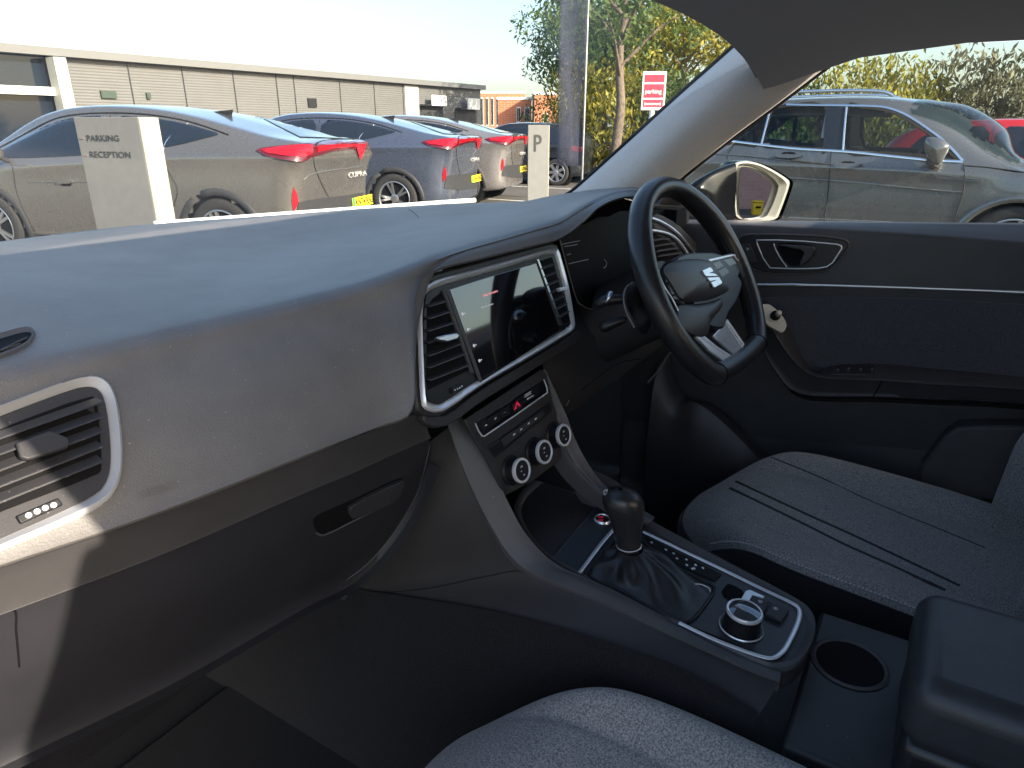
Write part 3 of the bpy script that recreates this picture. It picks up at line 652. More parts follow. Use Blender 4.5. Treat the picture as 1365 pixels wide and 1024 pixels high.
# lower V shaped metal spoke
plate('lower_spoke', z7([(572,708),(600,722),(770,862),(826,886),(880,868),(770,712),(776,704),(892,872),(884,884),(832,910),(765,905),(640,800)]), Plane(WC+WN*.000, WN), .004, mat('satin_spoke', (.62,.63,.66), .35, .55), sw, bevel=.0012)
plate('lower_spoke_face', z7([(604,742),(640,770),(700,812),(790,868),(780,895),(760,900),(690,850),(640,795)]), Plane(WC+WN*.001, WN), .005, MATS['satin_spoke'], sw, bevel=.0015)
plate('lower_spoke_face', z7([(768,714),(708,782),(745,815),(788,855),(830,888),(876,870),(830,800)]), Plane(WC+WN*.001, WN), .0045, mat('polished_spoke', (.62,.64,.68), .22, .6), sw, bevel=.0015)
strip('lower_spoke_edge', z7([(580,714),(700,812),(790,872),(832,902),(884,880),(830,796),(770,708)]), Plane(WC+WN*.006, WN), .0010, chrome, sw, cat=False)
strip('paddle_edge', z7([(352,535),(322,560),(312,610),(325,670),(360,740)]), Plane(WC-WN*.035, WN), .0016, pl_top, sw)
plate('shift_paddle', z7([(352,535),(322,560),(312,610),(325,670),(360,740),(420,790),(440,600),(400,540)]), Plane(WC-WN*.040, WN), .004, pl_black, sw, bevel=.001, sm=1)
# ---------------------------------------------------------------- outer driver vent at the end of the dash
ev = Plane(at(890,335,y=.50), V((-.35,-1,.15)))
endp = plate('dash_end_panel', z7([(425,215),(500,245),(560,290),(640,380),(672,425),(690,520),(600,640),(400,560),(380,300)]), Plane(ev.p-ev.n*.02, ev.n), .014, pl_dark, dash, sm=1, bevel=.003)
plate('driver_vent_cavity', z7([(440,318),(480,322),(530,350),(565,392),(580,425),(560,440),(470,440),(448,400)]), ev, .001, void, dash, off=-.005)
blades('driver_vent_louvre', [(z7([(445,345)])[0],z7([(520,335)])[0]),(z7([(450,372)])[0],z7([(548,358)])[0]),(z7([(455,396)])[0],z7([(562,380)])[0]),(z7([(462,418)])[0],z7([(578,402)])[0])], ev, -.004, .002, .002, .0014, pl_mid, dash)
strip('driver_vent_frame', z7([(430,298),(470,302),(520,316),(560,345),(590,385),(612,420)]), ev, .0032, chrome, dash, off=0)
strip('driver_vent_frame', z7([(434,340),(444,380),(456,418),(468,448)]), ev, .0026, chrome, dash, off=0)
strip('dash_end_trim', z7([(425,238),(480,256),(540,292),(590,340),(630,392),(662,432)]), ev, .0042, alu, dash, off=-.004)
# ---------------------------------------------------------------- driver's door
DX = .765
dpx = [830, 910, 985, 1100, 1230, 1365, 1520, 1750]
def drow(ys, x): return [at(a, b, x=x) for a, b in zip(dpx, ys)]
r_far = drow([293,294,295,296,296.5,297,298,300], .835)
r_near = drow([296,297,298.5,303,310,319,329,344], .778)
r_a = drow([303,304,306,311,318,328,338,353], .768)
r_b = drow([375,377,379,380.5,384,390,399,414], .760)
r_c = drow([391,393,394,394,398,405,415,432], .764)
r_d = drow([560,570,580,590,600,615,640,690], .772)
r_e = [V((.772, p.y, .42)) for p in r_d]
door_mb = MB().grid(loft([[p+V((.01,0,-.03)) for p in r_far], r_far, [a.lerp(b,.5)+V((0,0,.003)) for a, b in zip(r_far, r_near)], r_near, r_a, [a.lerp(b,.5) for a, b in zip(r_a, r_b)], r_b, r_c, r_d, r_e], 4, 3))
door = obj('driver_door', door_mb, mat('door_plastic', (.042,.042,.047), .5, noise=.1, nscale=20, bump=.3, bscale=1000, bdist=.0005), car, smooth=50)
doorH = Host(door_mb)
z8 = lambda pts: zc(960, 280, 3.2, pts)
strip('door_trim_strip', z8([(-250,312),(60,314),(150,319),(350,320),(600,326),(900,336),(1296,352),(1700,378),(2100,405)]), doorH, .0026, alu, door, off=.002, flat=(.5,1.3))
plate('door_fabric', z8([(130,378),(250,372),(600,371),(950,382),(1296,402),(1700,430),(2000,450),(2000,800),(1296,760),(660,720),(400,710),(330,600),(270,520),(200,440)]), doorH, .003, dcloth, door, step=14, curved=6)
z8o = z8([(78,135),(92,112),(150,106),(400,112),(530,128),(548,145),(540,165),(480,240),(440,262),(330,268),(200,265),(130,245),(95,185)])
plate('handle_surround', z8o, doorH, .003, pl_black, door, sm=1, bevel=.001)
ring('handle_surround_rim', z8([(70,130),(88,104),(150,98),(400,104),(536,120),(557,145),(548,170),(488,248),(444,270),(330,277),(196,273),(122,252),(86,188)]), z8o, doorH, .003, pl_mid, door, sm=1)
plate('door_lock_switch', z8([(92,146),(128,142),(164,222),(124,226)]), doorH, .0025, pl_dark, door, off=.003, bevel=.001)
strip('lock_symbol', z8([(116,160),(120,170),(126,162)]), doorH, .0007, white_ink, door, off=.006, cat=False)
strip('handle_chrome_ring', z8([(157,128),(250,128),(360,133),(500,146),(518,153),(519,165),(480,225),(455,242),(420,248),(330,250),(215,247),(185,205),(160,145)]), doorH, .0014, chrome, door, off=.004, cat=False, closed=True)
plate('handle_recess', z8([(232,142),(300,138),(400,150),(408,165),(390,210),(350,238),(290,240)]), doorH, .0006, void, door, off=.0032, sm=1)
plate('door_handle', z8([(236,143),(400,152),(412,163),(396,200),(360,232),(340,236),(352,206),(366,172),(300,160)]), doorH, .012, pl_dark, door, off=.004, sm=1, bevel=.002)
strip('handle_recess_edge', z8([(230,143),(240,170),(262,210),(286,242)]), doorH, .0013, chrome, door, off=.004)
arm3 = [((215,395),(165,405),(150,500)),((262,455),(190,455),(170,560)),((300,512),(228,518),(200,630)),((338,602),(288,612),(250,708)),((400,688),(352,682),(305,768)),((480,664),(440,716),(400,795)),((660,656),(690,728),(655,798)),((900,676),(900,742),(880,808)),((1296,714),(1296,766),(1296,828)),((1800,775),(1800,830),(1800,900))]
ai = [at(*z8([a])[0], x=.764) for a, _, _ in arm3]; at_ = [at(*z8([b])[0], x=x) for (_, b, _), x in zip(arm3, (.73,.715,.705,.698,.695,.69,.69,.69,.69,.69))]; al = [at(*z8([c])[0], x=x) for (_, _, c), x in zip(arm3, (.735,.72,.708,.702,.70,.697,.697,.697,.697,.697))]
au = [V((.766, p.y, p.z-.035)) for p in al]
arm_mb = MB().grid(loft([[p+V((.01,0,0)) for p in ai], ai, [a.lerp(b,.8)+V((0,0,.002)) for a, b in zip(ai, at_)], at_, [a.lerp(b,.1) for a, b in zip(at_, al)], [a.lerp(b,.9) for a, b in zip(at_, al)], al, au], 5, 3))
obj('door_armrest', arm_mb, pl_dark, door, smooth=55)
armH = Host(arm_mb)
strip('armrest_seam', z8([(690,728),(672,765),(652,797)]), armH, .0013, void, door)
strip('armrest_lower_seam', z8([(305,772),(400,798),(655,802),(880,812),(1296,833)]), armH, .0016, void, door, off=.001)
plate('window_switch_panel', z8([(412,693),(440,676),(520,664),(655,662),(655,702),(560,704),(470,704)]), armH, .002, gloss, door, bevel=.0006)
mb = MB()
for a, b in ((500,688),(548,684),(598,685),(648,684)):
    p, n = armH.hit(*z8([(a,b)])[0]); mb.box((p.x-.004,p.y-.002,p.z+.001),(p.x+.004,p.y+.002,p.z+.0045))
obj('window_switch', mb, pl_mid, door)
kp_ = Plane(at(1030,428,x=.70), V((-.75,-.4,.6)))
plate('mirror_control_base', z8([(165,425),(172,405),(205,402),(228,418),(262,452),(282,485),(278,510),(262,528),(232,512),(195,490),(170,455)]), kp_, .008, mat('lit_satin', (.62,.58,.48), .35, .5), door, off=-.004, sm=1, bevel=.001)
p, n = kp_.hit(*z8([(232,455)])[0]); obj('mirror_control_collar', MB().lathe([(.0105,0),(.0105,.006)], p+n*.003, n, 24), void, door)
p, n = kp_.hit(*z8([(240,452)])[0]); obj('mirror_control_knob', MB().lathe([(.0055,0),(.0060,.014),(.005,.017)], p+n*.004, n, 24), MATS['lit_satin'], door)
pk = Host(door_mb)
plate('door_pocket', z8([(860,1060),(960,930),(1010,895),(1100,888),(1500,888),(1700,900),(1700,1200),(860,1200)]), pk, .045, pl_mid, door, off=0, bevel=.006)
# window pane and door frame
pane = MB().prism([V((.815,.62,1.17)), V((.835,-.62,1.19)), V((.80,-.55,1.50)), V((.775,.20,1.50))], V((.004,0,0)))
obj('side_window', pane, sdglass, door, smooth=0)
# ---------------------------------------------------------------- footwell side: kick panel, sill
sl = MB()
r1 = [at(a,b,x=.73) for a, b in ((890,470),(905,520),(925,535),(960,548),(1010,598),(1050,640))]
r2 = [at(a,b,x=.68) for a, b in ((870,520),(895,560),(925,556),(950,575),(985,605),(1030,650))]
r3 = [V((.66, p.y, .37)) for p in r2]
sl.grid(loft([r1, r2, r3], 5, 3)); obj('sill_trim', sl, pl_dark, car, smooth=50)
# ---------------------------------------------------------------- driver seat
def cushion(cx, hw, yb, yf, zt, mats, name, par, near=1, far=1):
    """soft seat cushion; u across, v from back to front"""
    NU, NV = 44, 48; rows = []; side = []
    for j in range(NV+1):
        v = j/NV; row = []
        for i in range(NU+1):
            u = -1+2*i/NU; au_ = abs(u)
            w = hw*(1-.30*max(0, (v-.62)/.38)**2.2) * (.93+.07*min(1, v*3))
            y = yb + (yf-yb)*v - .07*au_**2.5*max(0, v-.3)/.7*(1)
            s = u*w*(far if u > 0 else near)
            z = zt - .035 + .045*v - .5*max(0, v-.80)**2*3.6 - (.02*math.exp(-((v-.0)/.1)**2))
            z += (.024 if u > 0 else .010)*math.exp(-((au_-.80)/.16)**2)*(1-max(0, (v-.75)/.25)**1.5) - (.05 if u > 0 else .010)*max(0, (au_-.88)/.12)**2
            z -= .007*math.exp(-((au_-.56)/.022)**2)*(1 if v < .86 else max(0, (1-v)/.14))
            if v > .94 and False: pass
            row.append(V((cx+s, y, z + .0012*math.sin(v*9+u*4))))
        rows.append(row)
    return rows
rows = cushion(.425, .262, -.34, .335, .695, None, '', None, near=.74)
cush = MB().grid(rows)
seat = obj('driver_seat', cush, cloth, car, smooth=80, subs=1)
seatH = Host(cush)
edge = [r[0] for r in rows] + rows[-1][1:] + [r[-1] for r in rows[::-1]][1:]
def skirt(edge, cx, zb, n1=.012):
    c = V((cx, 0, 0)); L = [[], [], [], []]
    for p in edge:
        o = V((p.x-cx, max(0, p.y-.2)*1.6, 0)); o = o.normalized() if o.length else o
        L[0].append(p-V((0,0,.001))); L[1].append(p+o*.008-V((0,0,.012))); L[2].append(p+o*.006-V((0,0,.05))); L[3].append(V((p.x-o.x*.01, p.y-o.y*.05, zb)))
    return MB().grid(L)
obj('seat_side', skirt(edge, .425, .44), cloth_dk, seat, smooth=60)
def stitches(name, pts, host, m, par, L=.0042, gap=.0028, r=.0006, off=.001):
    hs = [host.hit(*p)[0]+host.hit(*p)[1]*off for p in pts]; P = catmull(hs, 10); T = sum((a-b).length for a, b in zip(P, P[1:])); n = int(T/(L+gap)); R = resample(P, n*8, closed=False); mb = MB()
    for i in range(n): mb.tube([R[i*8], R[min(len(R)-1, i*8+5)]], r, 5)
    return obj(name, mb, m, par, smooth=0)
e1 = [p + V((-.002,0,.0035)) for p in [r[1] for r in rows]][3:47]
T = resample(e1, 760, closed=False); mb = MB()
for i in range(0, 95): mb.tube([T[i*8], T[min(759, i*8+5)]], .0013, 5)
obj('edge_stitching', mb, stitch, seat, smooth=0)
obj('edge_piping', MB().tube([p + V((-.001,0,-.0005)) for p in edge[::1]], .0022, 6), cloth_dk, seat)
zs = lambda pts: zc(880, 560, 2.8144, pts)
groove = mat('seat_groove', (.030,.030,.033), .9)
strip('seat_groove', zs([(285,230),(400,284),(560,358),(720,430),(900,515),(1125,622)]), seatH, .0038, groove, seat, flat=(.3,1))
strip('seat_groove', zs([(262,255),(380,312),(540,390),(700,470),(880,550),(1070,640)]), seatH, .0038, groove, seat, flat=(.3,1))
strip('seat_seam', zs([(390,130),(480,165),(600,215),(760,290),(900,350),(1050,410),(1220,480)]), seatH, .0016, groove, seat, off=-.0003)
# backrest: bolster and inner panel, leaning back
br = MB(); rows_b = []
for j in range(25):
    v = j/24; z = .62+.62*v; row = []
    for i in range(31):
        u = -1+2*i/30; au_ = abs(u); w = .25*(1-.15*v)
        y = -.275 -.26*max(0, v-.35) + .105*math.exp(-((au_-.86)/.2)**2)*(1-.4*v) - .10*max(0, (au_-.93)/.07)**2
        row.append(V((.425+u*w, y, z)))
    rows_b.append(row)
br.grid(rows_b); br.grid([[p for p in r[:1]]+[V((p.x, -.48-.22*j/24, p.z)) for p in r[:1]] for j, r in enumerate(rows_b)]); br.grid([[p for p in r[-1:]]+[V((p.x, -.48-.22*j/24, p.z)) for p in r[-1:]] for j, r in enumerate(rows_b)])
obj('backrest', br, cloth, seat, smooth=70, subs=1)
# near bolster seen at the picture's right edge (survey)
bp = [at(*q, x=.20) for q in zs([(1365,380),(1310,440),(1270,500),(1258,560),(1262,620),(1280,680),(1365,720)])]
# passenger seat
rows_p = cushion(-.355, .262, -.34, .395, .722, None, '', None, far=.74); pc = MB().grid(rows_p)
ps = obj('passenger_seat', pc, cloth, car, smooth=80, subs=1)
edge = [r[0] for r in rows_p] + rows_p[-1][1:] + [r[-1] for r in rows_p[::-1]][1:]
obj('seat_side', skirt(edge, -.355, .44), cloth_dk, ps, smooth=60)
br = MB(); br.grid([[p + V((-.825,-.02,0)) for p in r] for r in rows_b]); obj('backrest', br, cloth, ps, smooth=70)
# ---------------------------------------------------------------- A pillar, headliner, shell
apl = [at(a,b,x=x) for a, b, x in ((752,262,.73),(770,250,.72),(838,189,.71),(905,128,.70),(975,66,.69),(1052,-5,.67),(1160,-100,.64))]
apm = [at(a,b,x=x) for a, b, x in ((815,262,.725),(835,246,.72),(905,180,.71),(985,105,.70),(1055,45,.685),(1130,-20,.67),(1230,-110,.64))]
apr = [at(a,b,x=x) for a, b, x in ((868,272,.785),(898,246,.78),(968,190,.77),(1042,135,.75),(1130,68,.735),(1228,-8,.715),(1330,-80,.68))]
for i in range(len(apm)): apm[i] = apm[i].lerp(CAM, .03); apr[i] = apr[i].lerp(CAM, .022)
apb = [p + (p-CAM).normalized()*.06 for p in apl]; apc = [p + (p-CAM).normalized()*.05 for p in apr]
pil = MB().grid(loft([apb, apl, [a.lerp(b,.25)+(CAM-a)*.012 for a, b in zip(apl, apm)], apm, [a.lerp(b,.75)+(CAM-a)*.008 for a, b in zip(apm, apr)], apr, apc], 5, 4))
pilo = obj('windscreen_pillar', pil, head, car, smooth=70)
obj('pillar_seal', MB().tube(catmull([p+V((0,.004,0)) for p in apl], 4), .0045, 8), rubber, pilo)
obj('pillar_seal', MB().tube(catmull([p+V((.004,0,0)) for p in apr], 4), .005, 8), rubber, pilo)
pH = Host(pil)
text('airbag_lettering', 'AIRBAG', pH, (828,243), (856,238), .010, head, pilo, thick=.0006)
obj('mirror_sail', MB().prism([at(868,296,x=.80), at(905,296,x=.80), at(912,236,x=.80), at(893,244,x=.80)], V((.01,0,0))), pl_black, door)
# windscreen glass between pillars, header and scuttle
W0 = [V((-.84,.80,1.13)), V((-.5,1.30,1.11)), V((0,1.42,1.10)), V((.45,1.30,1.11)), V((.80,.84,1.13))]
W1 = [V((-.66,.16,1.54)), V((-.35,.30,1.565)), V((0,.34,1.57)), V((.35,.30,1.565)), V((.68,.16,1.54))]
W0c, W1c = catmull(W0, 8), catmull(W1, 8)
g = [[a.lerp(b, t)+V((0,0,.05*math.sin(PI*t))) for t in [k/10 for k in range(11)]] for a, b in zip(W0c, W1c)]
obj('windscreen', MB().grid(g), wsglass, car, smooth=80)
band = [[r[0]+V((0,-.03,-.012)), r[0].lerp(r[1], .25)] for r in g]
# body shell: roof, pillars, doors, bonnet, floor
sh = MB()
roof = [[V((x, y, 1.60 - .05*(x/.6)**2*abs(x/.6) - .06*max(0, (y-.05)/.3)**2 - .03*max(0,(-1.6-y)))) for x in [(-.68+1.36*i/16) for i in range(17)]] for y in [(.36-.16*k) for k in range(17)]]
sh.grid(roof)
obj('body', sh, body_own, car, smooth=60, solid=.02)
body = [o for o in car.children if o.name.startswith('body')][0]
hl = MB().grid([[p+V((0,-.02,-.035)) for p in r] for r in roof]); obj('headliner', hl, mat('headliner_cloth', (.42,.42,.43), .9), car, smooth=60)
bon = MB().grid([[V((x, y, 1.0-.10*(y-1.35)/1.2-.10*(abs(x)/.85)**3)) for x in [(-.85+1.7*i/12) for i in range(13)]] for y in [1.30+.15*k for k in range(9)]])
obj('bonnet', bon, body_own, car, smooth=60)
obj('scuttle', MB().grid([[p+V((0,-.06,-.015)) for p in W0c],[p+V((0,.02,.0)) for p in W0c],[p+V((0,.15,-.10)) for p in W0c]]), rubber, body, smooth=60)
bd = MB()
bd.box((.765,-1.6,.35),(.90,-.62,1.16)); bd.box((-.90,-1.9,.35),(-.68,-.60,1.14))       # rear doors; left one thickened inward to keep sun out
bd.box((-.90,-.72,.3),(-.74,1.2,.40)); bd.box((.70,-1.9,.3),(.90,1.25,.42)); bd.box((-.88,1.22,.35),(.88,1.30,1.03))
bd.box((-.9,-2.3,.3),(.9,-2.2,1.15)); bd.box((-.90,.98,.35),(-.80,1.25,1.05)); bd.box((.80,.62,.35),(.90,2.4,.95)); bd.box((-.90,1.2,.35),(-.80,2.4,.95)); bd.box((-.85,2.4,.3),(.85,2.5,.9))
bd.box((.772,-.62,.42),(.90,.62,1.15))
bd.prism([V((-.90,-.80,1.0)), V((-.90,-.58,1.0)), V((-.71,-.60,1.55)), V((-.71,-.80,1.55))], V((.20,0,0)))  # passenger side B pillar, thickened to bound the sun patch on the dash
bd.prism([V((.80,-.74,1.14)), V((.80,-.60,1.14)), V((.66,-.60,1.54)), V((.66,-.74,1.54))], V((.06,0,0)))
bd.prism([V((-.9,-1.9,1.1)), V((-.9,-1.5,1.1)), V((-.66,-1.7,1.55)), V((-.66,-2.1,1.55))], V((.06,0,0))); bd.prism([V((.84,-1.9,1.1)), V((.84,-1.5,1.1)), V((.60,-1.7,1.55)), V((.60,-2.1,1.55))], V((.06,0,0)))
bd.prism([V((-.885,.86,1.06)), V((-.84,.80,1.06)), V((-.66,.12,1.535)), V((-.70,.12,1.535))], V((.03,0,.02)))
obj('lower_body', bd, body_own, body, smooth=0)
obj('cabin_floor', MB().box((-.76,-1.9,.33),(.74,1.22,.37)), carpet, car)
obj('bulkhead_carpet', MB().prism([V((-.80,1.05,.37)), V((-.80,1.22,.37)), V((-.80,1.22,.80)), V((-.80,1.18,.80))], V((1.55,0,0))), carpet, car)
obj('footwell_mat', MB().box((-.66,.30,.370),(-.20,.98,.378)), carpet, car, bevel=.003)
strip('mat_seam', [(408,818),(425,845),(440,885),(448,920),(455,960)], Plane(V((0,0,.379)), V((0,0,1))), .002, void, car)
obj('dash_core', MB().box((.11,.67,.85),(.80,.70,1.185)).box((.70,.50,.9),(.79,.70,1.19)), void, dash)  # added dark blocker, closes the view through the cowl to sunlit ground
# the open passenger door, out of view, added to hold back skylight from the left
dr = MB(); hx, hy = V((-.92,.88,0)), V((-1.92,.42,0)); dn = V((-.42,.91,0))*.07
dr.prism([hx+V((0,0,.35)), hy+V((0,0,.35)), hy+V((0,0,1.14)), hx+V((0,0,1.10))], dn)
dr.prism([hx+V((0,0,1.10)), hx+V((0,0,1.14)), V((-1.35,.68,1.50)), V((-1.38,.66,1.47))], dn*.5); dr.prism([V((-1.35,.68,1.46)), V((-1.35,.68,1.50)), V((-1.88,.44,1.52)), V((-1.88,.44,1.48))], dn*.5); dr.prism([V((-1.88,.44,1.14)), V((-1.93,.42,1.14)), V((-1.93,.42,1.52)), V((-1.88,.44,1.52))], dn*.5)
obj('passenger_door', dr, pl_dark, car, bevel=.01, smooth=0)
# rear bench
obj('rear_seat', MB().box((-.62,-1.5,.55),(.62,-1.0,.78)).box((-.62,-1.75,.6),(.62,-1.5,1.25)), cloth, car, bevel=.05, seg=3)
# ---------------------------------------------------------------- exterior door mirror
z4 = lambda pts: zc(850, 120, 5.056, pts)
m0 = V((.955,.470,1.2)); m1 = V((1.150,.350,1.2)); m2 = V((.955,.470,1.3))
mp = Plane.three(m0, m1, m2)
mo = z4([(648,500),(668,484),(720,478),(790,486),(860,512),(950,560),(1020,608),(1026,630),(1000,710),(960,820),(935,885),(660,882),(648,800),(640,640)])
mi = z4([(690,528),(700,516),(760,520),(830,545),(900,588),(952,636),(948,670),(930,730),(900,800),(860,872),(690,872),(680,800),(676,650)])
hs = [mp.hit(*p)[0] for p in chaikin(mo, 2)]; c = sum(hs, V())/len(hs)
sh_rows = [[h+mp.n*.012 for h in hs], [h.lerp(c,-.03) for h in hs], [h.lerp(c,-.02)-mp.n*.03 for h in hs], [h.lerp(c,.10)-mp.n*.06+V((0,0,0)) for h in hs], [h.lerp(c,.4)-mp.n*.085 for h in hs], [h.lerp(c,.98)-mp.n*.095 for h in hs]]
om = obj('door_mirror', MB().grid(sh_rows, closed_v=True), mat('black_paint', (.004,.0045,.006), .12, spec=.3), car, smooth=70)
ring('mirror_frame', mo, mi, Plane(mp.p+mp.n*.012, mp.n), .004, mat('mirror_bezel', (.30,.29,.26), .45), om, off=0, sm=2, hi=-.012)
mg = [mp.hit(*p)[0] for p in chaikin(mi, 2)]
obj('mirror_glass', MB().prism([p-mp.n*.002 for p in mg], mp.n*.003), mirror, om, smooth=0)
obj('mirror_arm', MB().prism([V((.84,.50,1.14)), V((.99,.49,1.15)), V((.99,.52,1.19)), V((.99,.56,1.22)), V((.84,.62,1.19)), V((.84,.60,1.14))], V((0,.0,-.03))), pl_black, om, bevel=.006)
# sweeping mirror housing shell toward the car
a_ = z4([(650,490),(560,522),(480,560),(400,605),(345,648)]); b_ = z4([(648,560),(560,590),(480,620),(420,650),(370,672)]); c_ = z4([(650,880),(600,870),(540,820),(460,745),(395,690)])
f = lambda L, xs: [at(*p, x=x) for p, x in zip(L, xs)]
xs_ = (.965,.93,.90,.875,.86)
obj('mirror_housing', MB().grid(loft([[p+V((.08,.03,-.01)) for p in f(a_, xs_)], f(a_, xs_), [p+V((-.01,-.01,0)) for p in f(b_, xs_)], f(c_, xs_)], 5, 4)), MATS['black_paint'], om, smooth=70)
# ================================================================= OUTDOORS
# ---------------------------------------------------------------- ground
def at_d(px, py, t): return CAM + ray(px, py)*t
def asphalt(name, c1, c2, sc=6):
    m = mat(name, c1, .85, col2=c2, nscale=sc, det=8, bump=.5, bscale=90, spec=.3, bdist=.01); return m
asp = asphalt('asphalt', (.085,.078,.070), (.125,.114,.102), .7)
g = bpy.data.meshes.new('ground'); NG = 24; X = [(-1+2*i/NG) for i in range(NG+1)]
mbg = MB().grid([[V((math.copysign(abs(a)**2.2, a)*900, math.copysign(abs(b)**2.2, b)*900, 0)) for a in X] for b in X], flip=True)
tag(obj('ground', mbg, asphalt('far_ground', (.11,.10,.085), (.15,.135,.115), .3), smooth=0), kind='structure')
tag(obj('road', MB().box((-30,-14,-.05),(60,22,.004)), asp, smooth=0), kind='structure')
tag(obj('pavement', MB().box((9.5,4.2,0),(44,5.9,.10)), mat('concrete_paving', (.34,.29,.23), .85, noise=.15, nscale=3, det=6, bump=.4, bscale=60, bdist=.005), smooth=0, bevel=.01), kind='structure')
linem = mat('road_paint', (.62,.61,.57), .7, noise=.25, nscale=12)
mb = MB()
for k in range(7): 
    y = 3.4-k*2.6; mb.box((6.0,y,.006),(10.8,y+.09,.010))
for k in range(9):
    x = 2.0+k*3.0; mb.box((x,4.2,.006),(x+.09,9.6,.010))
tag(obj('bay_markings', mb, linem, smooth=0), kind='structure')
# ---------------------------------------------------------------- car builder (local: +y forward, origin under the rear axle)
def poly_in(pt, poly):
    x, y = pt; c = False; n = len(poly)
    for i in range(n):
        (x0, y0), (x1, y1) = poly[i], poly[(i+1) % n]
        if (y0 > y) != (y1 > y) and x < (x1-x0)*(y-y0)/(y1-y0)+x0: c = not c
    return c
def body_net(cols, capT=.035, capN=.05):
    net = []
    for (ll, lb, lt, zb, zt, zr, yl, yb, yt, z0) in cols:
        fb = .14 if (lt > 1.7 and 1.05 < zt < 1.5) else 0
        zm = .5*(z0+.12+zb-.14); lm = (lb+lt)/2
        net.append([(ll,0,z0),(ll,yl*.90,z0),(ll,yl*.985,z0+.10),(ll,yl,zm),(ll*.4+lb*.6,yl*.99,zb-.15),(lb,yb+.025,zb-.03),(lb,yb,zb),(lm,(yb+yt)/2+.018,(zb+zt)/2),(lt,yt,zt),(lt+fb*.3,yt*.90,zt+(zr-zt)*.6),(lt+fb*.8,yt*.5,zr-.008),(lt+fb,0,zr)])
    net = np.array(net, float)
    def cap(c, d): return [np.stack([c[:,0]+d*e, c[:,1]*k, c[:,2]*(1-.0)+(0 if e < 1 else 0)], 1) for k, e in ((.72,.7),(.38,.95),(0,1))]
    T = cap(net[0], -capT)[::-1]; N = cap(net[-1], capN)
    return np.array(T+list(net)+N)
def cr(P, k):
    n = len(P); out = []
    for i in range(n-1):
        p0 = P[i-1] if i else 2*P[0]-P[1]; p1 = P[i]; p2 = P[i+1]; p3 = P[i+2] if i < n-2 else 2*P[-1]-P[-2]
        m1 = (p2-p0)*.5; m2 = (p3-p1)*.5
        # limit the tangents so that tight rows stay crisp
        L = np.linalg.norm(p2-p1, axis=-1, keepdims=True)+1e-9
        for m in (m1, m2):
            l = np.linalg.norm(m, axis=-1, keepdims=True)+1e-9; m *= np.minimum(1, 1.25*L/l)
        for j in range(k):
            t = j/k; out.append((2*t**3-3*t**2+1)*p1+(t**3-2*t*t+t)*m1+(-2*t**3+3*t*t)*p2+(t**3-t*t)*m2)
    out.append(P[-1]); return np.array(out)
tyre_m = mat('tyre_rubber', (.022,.021,.021), .8, noise=.2, nscale=30, bump=.3, bscale=80, bdist=.003)
alloy = mat('alloy', (.55,.56,.58), .3, .9); alloy_dk = mat('dark_alloy', (.06,.06,.065), .35, .7)
clad = mat('cladding_plastic', (.030,.030,.032), .6, noise=.15, nscale=30)
cglass = mat('tinted_glass', (.012,.018,.028), .05, spec=.5)
seethru = glass('car_glass', (.80,.92,.88), .66)
lamp_red = mat('tail_lamp', (.34,.004,.012), .25, coat=.4, noise=.3, nscale=25); lamp_dk = mat('tail_lamp_dark', (.10,.006,.012), .1, coat=1.)
hl_m = mat('headlamp', (.55,.58,.62), .08, .3, coat=1.)
carchrome = mat('car_chrome', (.85,.86,.88), .12, 1.)
seam_m = mat('panel_gap', (.006,.006,.006), .7)
def paint(name, c, met=.65, rough=.28): return mat(name, c, rough, met, coat=1., noise=.03, nscale=60)
def pnt(root, l, y, z): return wm(root) @ V((y, l, z))
def make_body(root, cols, pm, axle, wb, R, holes=None, ku=6, kv=4, kinds=None):
    net = body_net(cols); G = cr(net, ku); G = np.transpose(cr(np.transpose(G, (1,0,2)), kv), (1,0,2))
    nu, nv = G.shape[:2]; mb = MB()
    for s in (1, -1):
        rows = [[V((s*G[i,j,1], G[i,j,0], G[i,j,2])) for j in range(nv)] for i in range(nu)]
        k0 = len(mb.v); mb.v += [p for r in rows for p in r]
        for i in range(nu-1):
            for j in range(nv-1):
                q = (k0+i*nv+j, k0+i*nv+j+1, k0+(i+1)*nv+j+1, k0+(i+1)*nv+j)
                c = (mb.v[q[0]]+mb.v[q[1]]+mb.v[q[2]]+mb.v[q[3]])/4
                if abs(c.x) > .45 and any((c.y-a)**2+(c.z-R*.93)**2 < (R+.055)**2 for a in (axle, axle+wb)): continue
                if holes and abs(c.x) > .3 and j > nv*.40 and any(poly_in((c.y, c.z), h) for h in holes): continue
                if kinds and kinds(c, i/(nu-1), j/(nv-1)): continue
                mb.f.append(q if s < 0 else q[::-1]); mb.m.append(0)
    # snap arch boundaries
    for v in mb.v:
        if abs(v.x) > .45:
            for a in (axle, axle+wb):
                dy, dz = v.y-a, v.z-R*.93; d = math.hypot(dy, dz)
                if R+.03 < d < R+.075: v.y = a+dy*(R+.055)/d; v.z = R*.93+dz*(R+.055)/d
    M = wm(root); mb.v = [M @ v for v in mb.v]
    o = obj('body', mb, pm, root, smooth=50); mb.keepn = 1
    return o, mb
def side_ray(mbvh, root, l, z, s):
    M = wm(root); Mi = M.inverted(); o = M @ V((s*3, l, z)); d = (M.to_3x3() @ V((-s,0,0))).normalized()
    loc, n, i, dist = mbvh.ray_cast(o, d, 3.2)
    if loc is None: loc = M @ V((s*.88, l, z)); n = -d
    if n.dot(d) > 0: n = -n
    return loc, n
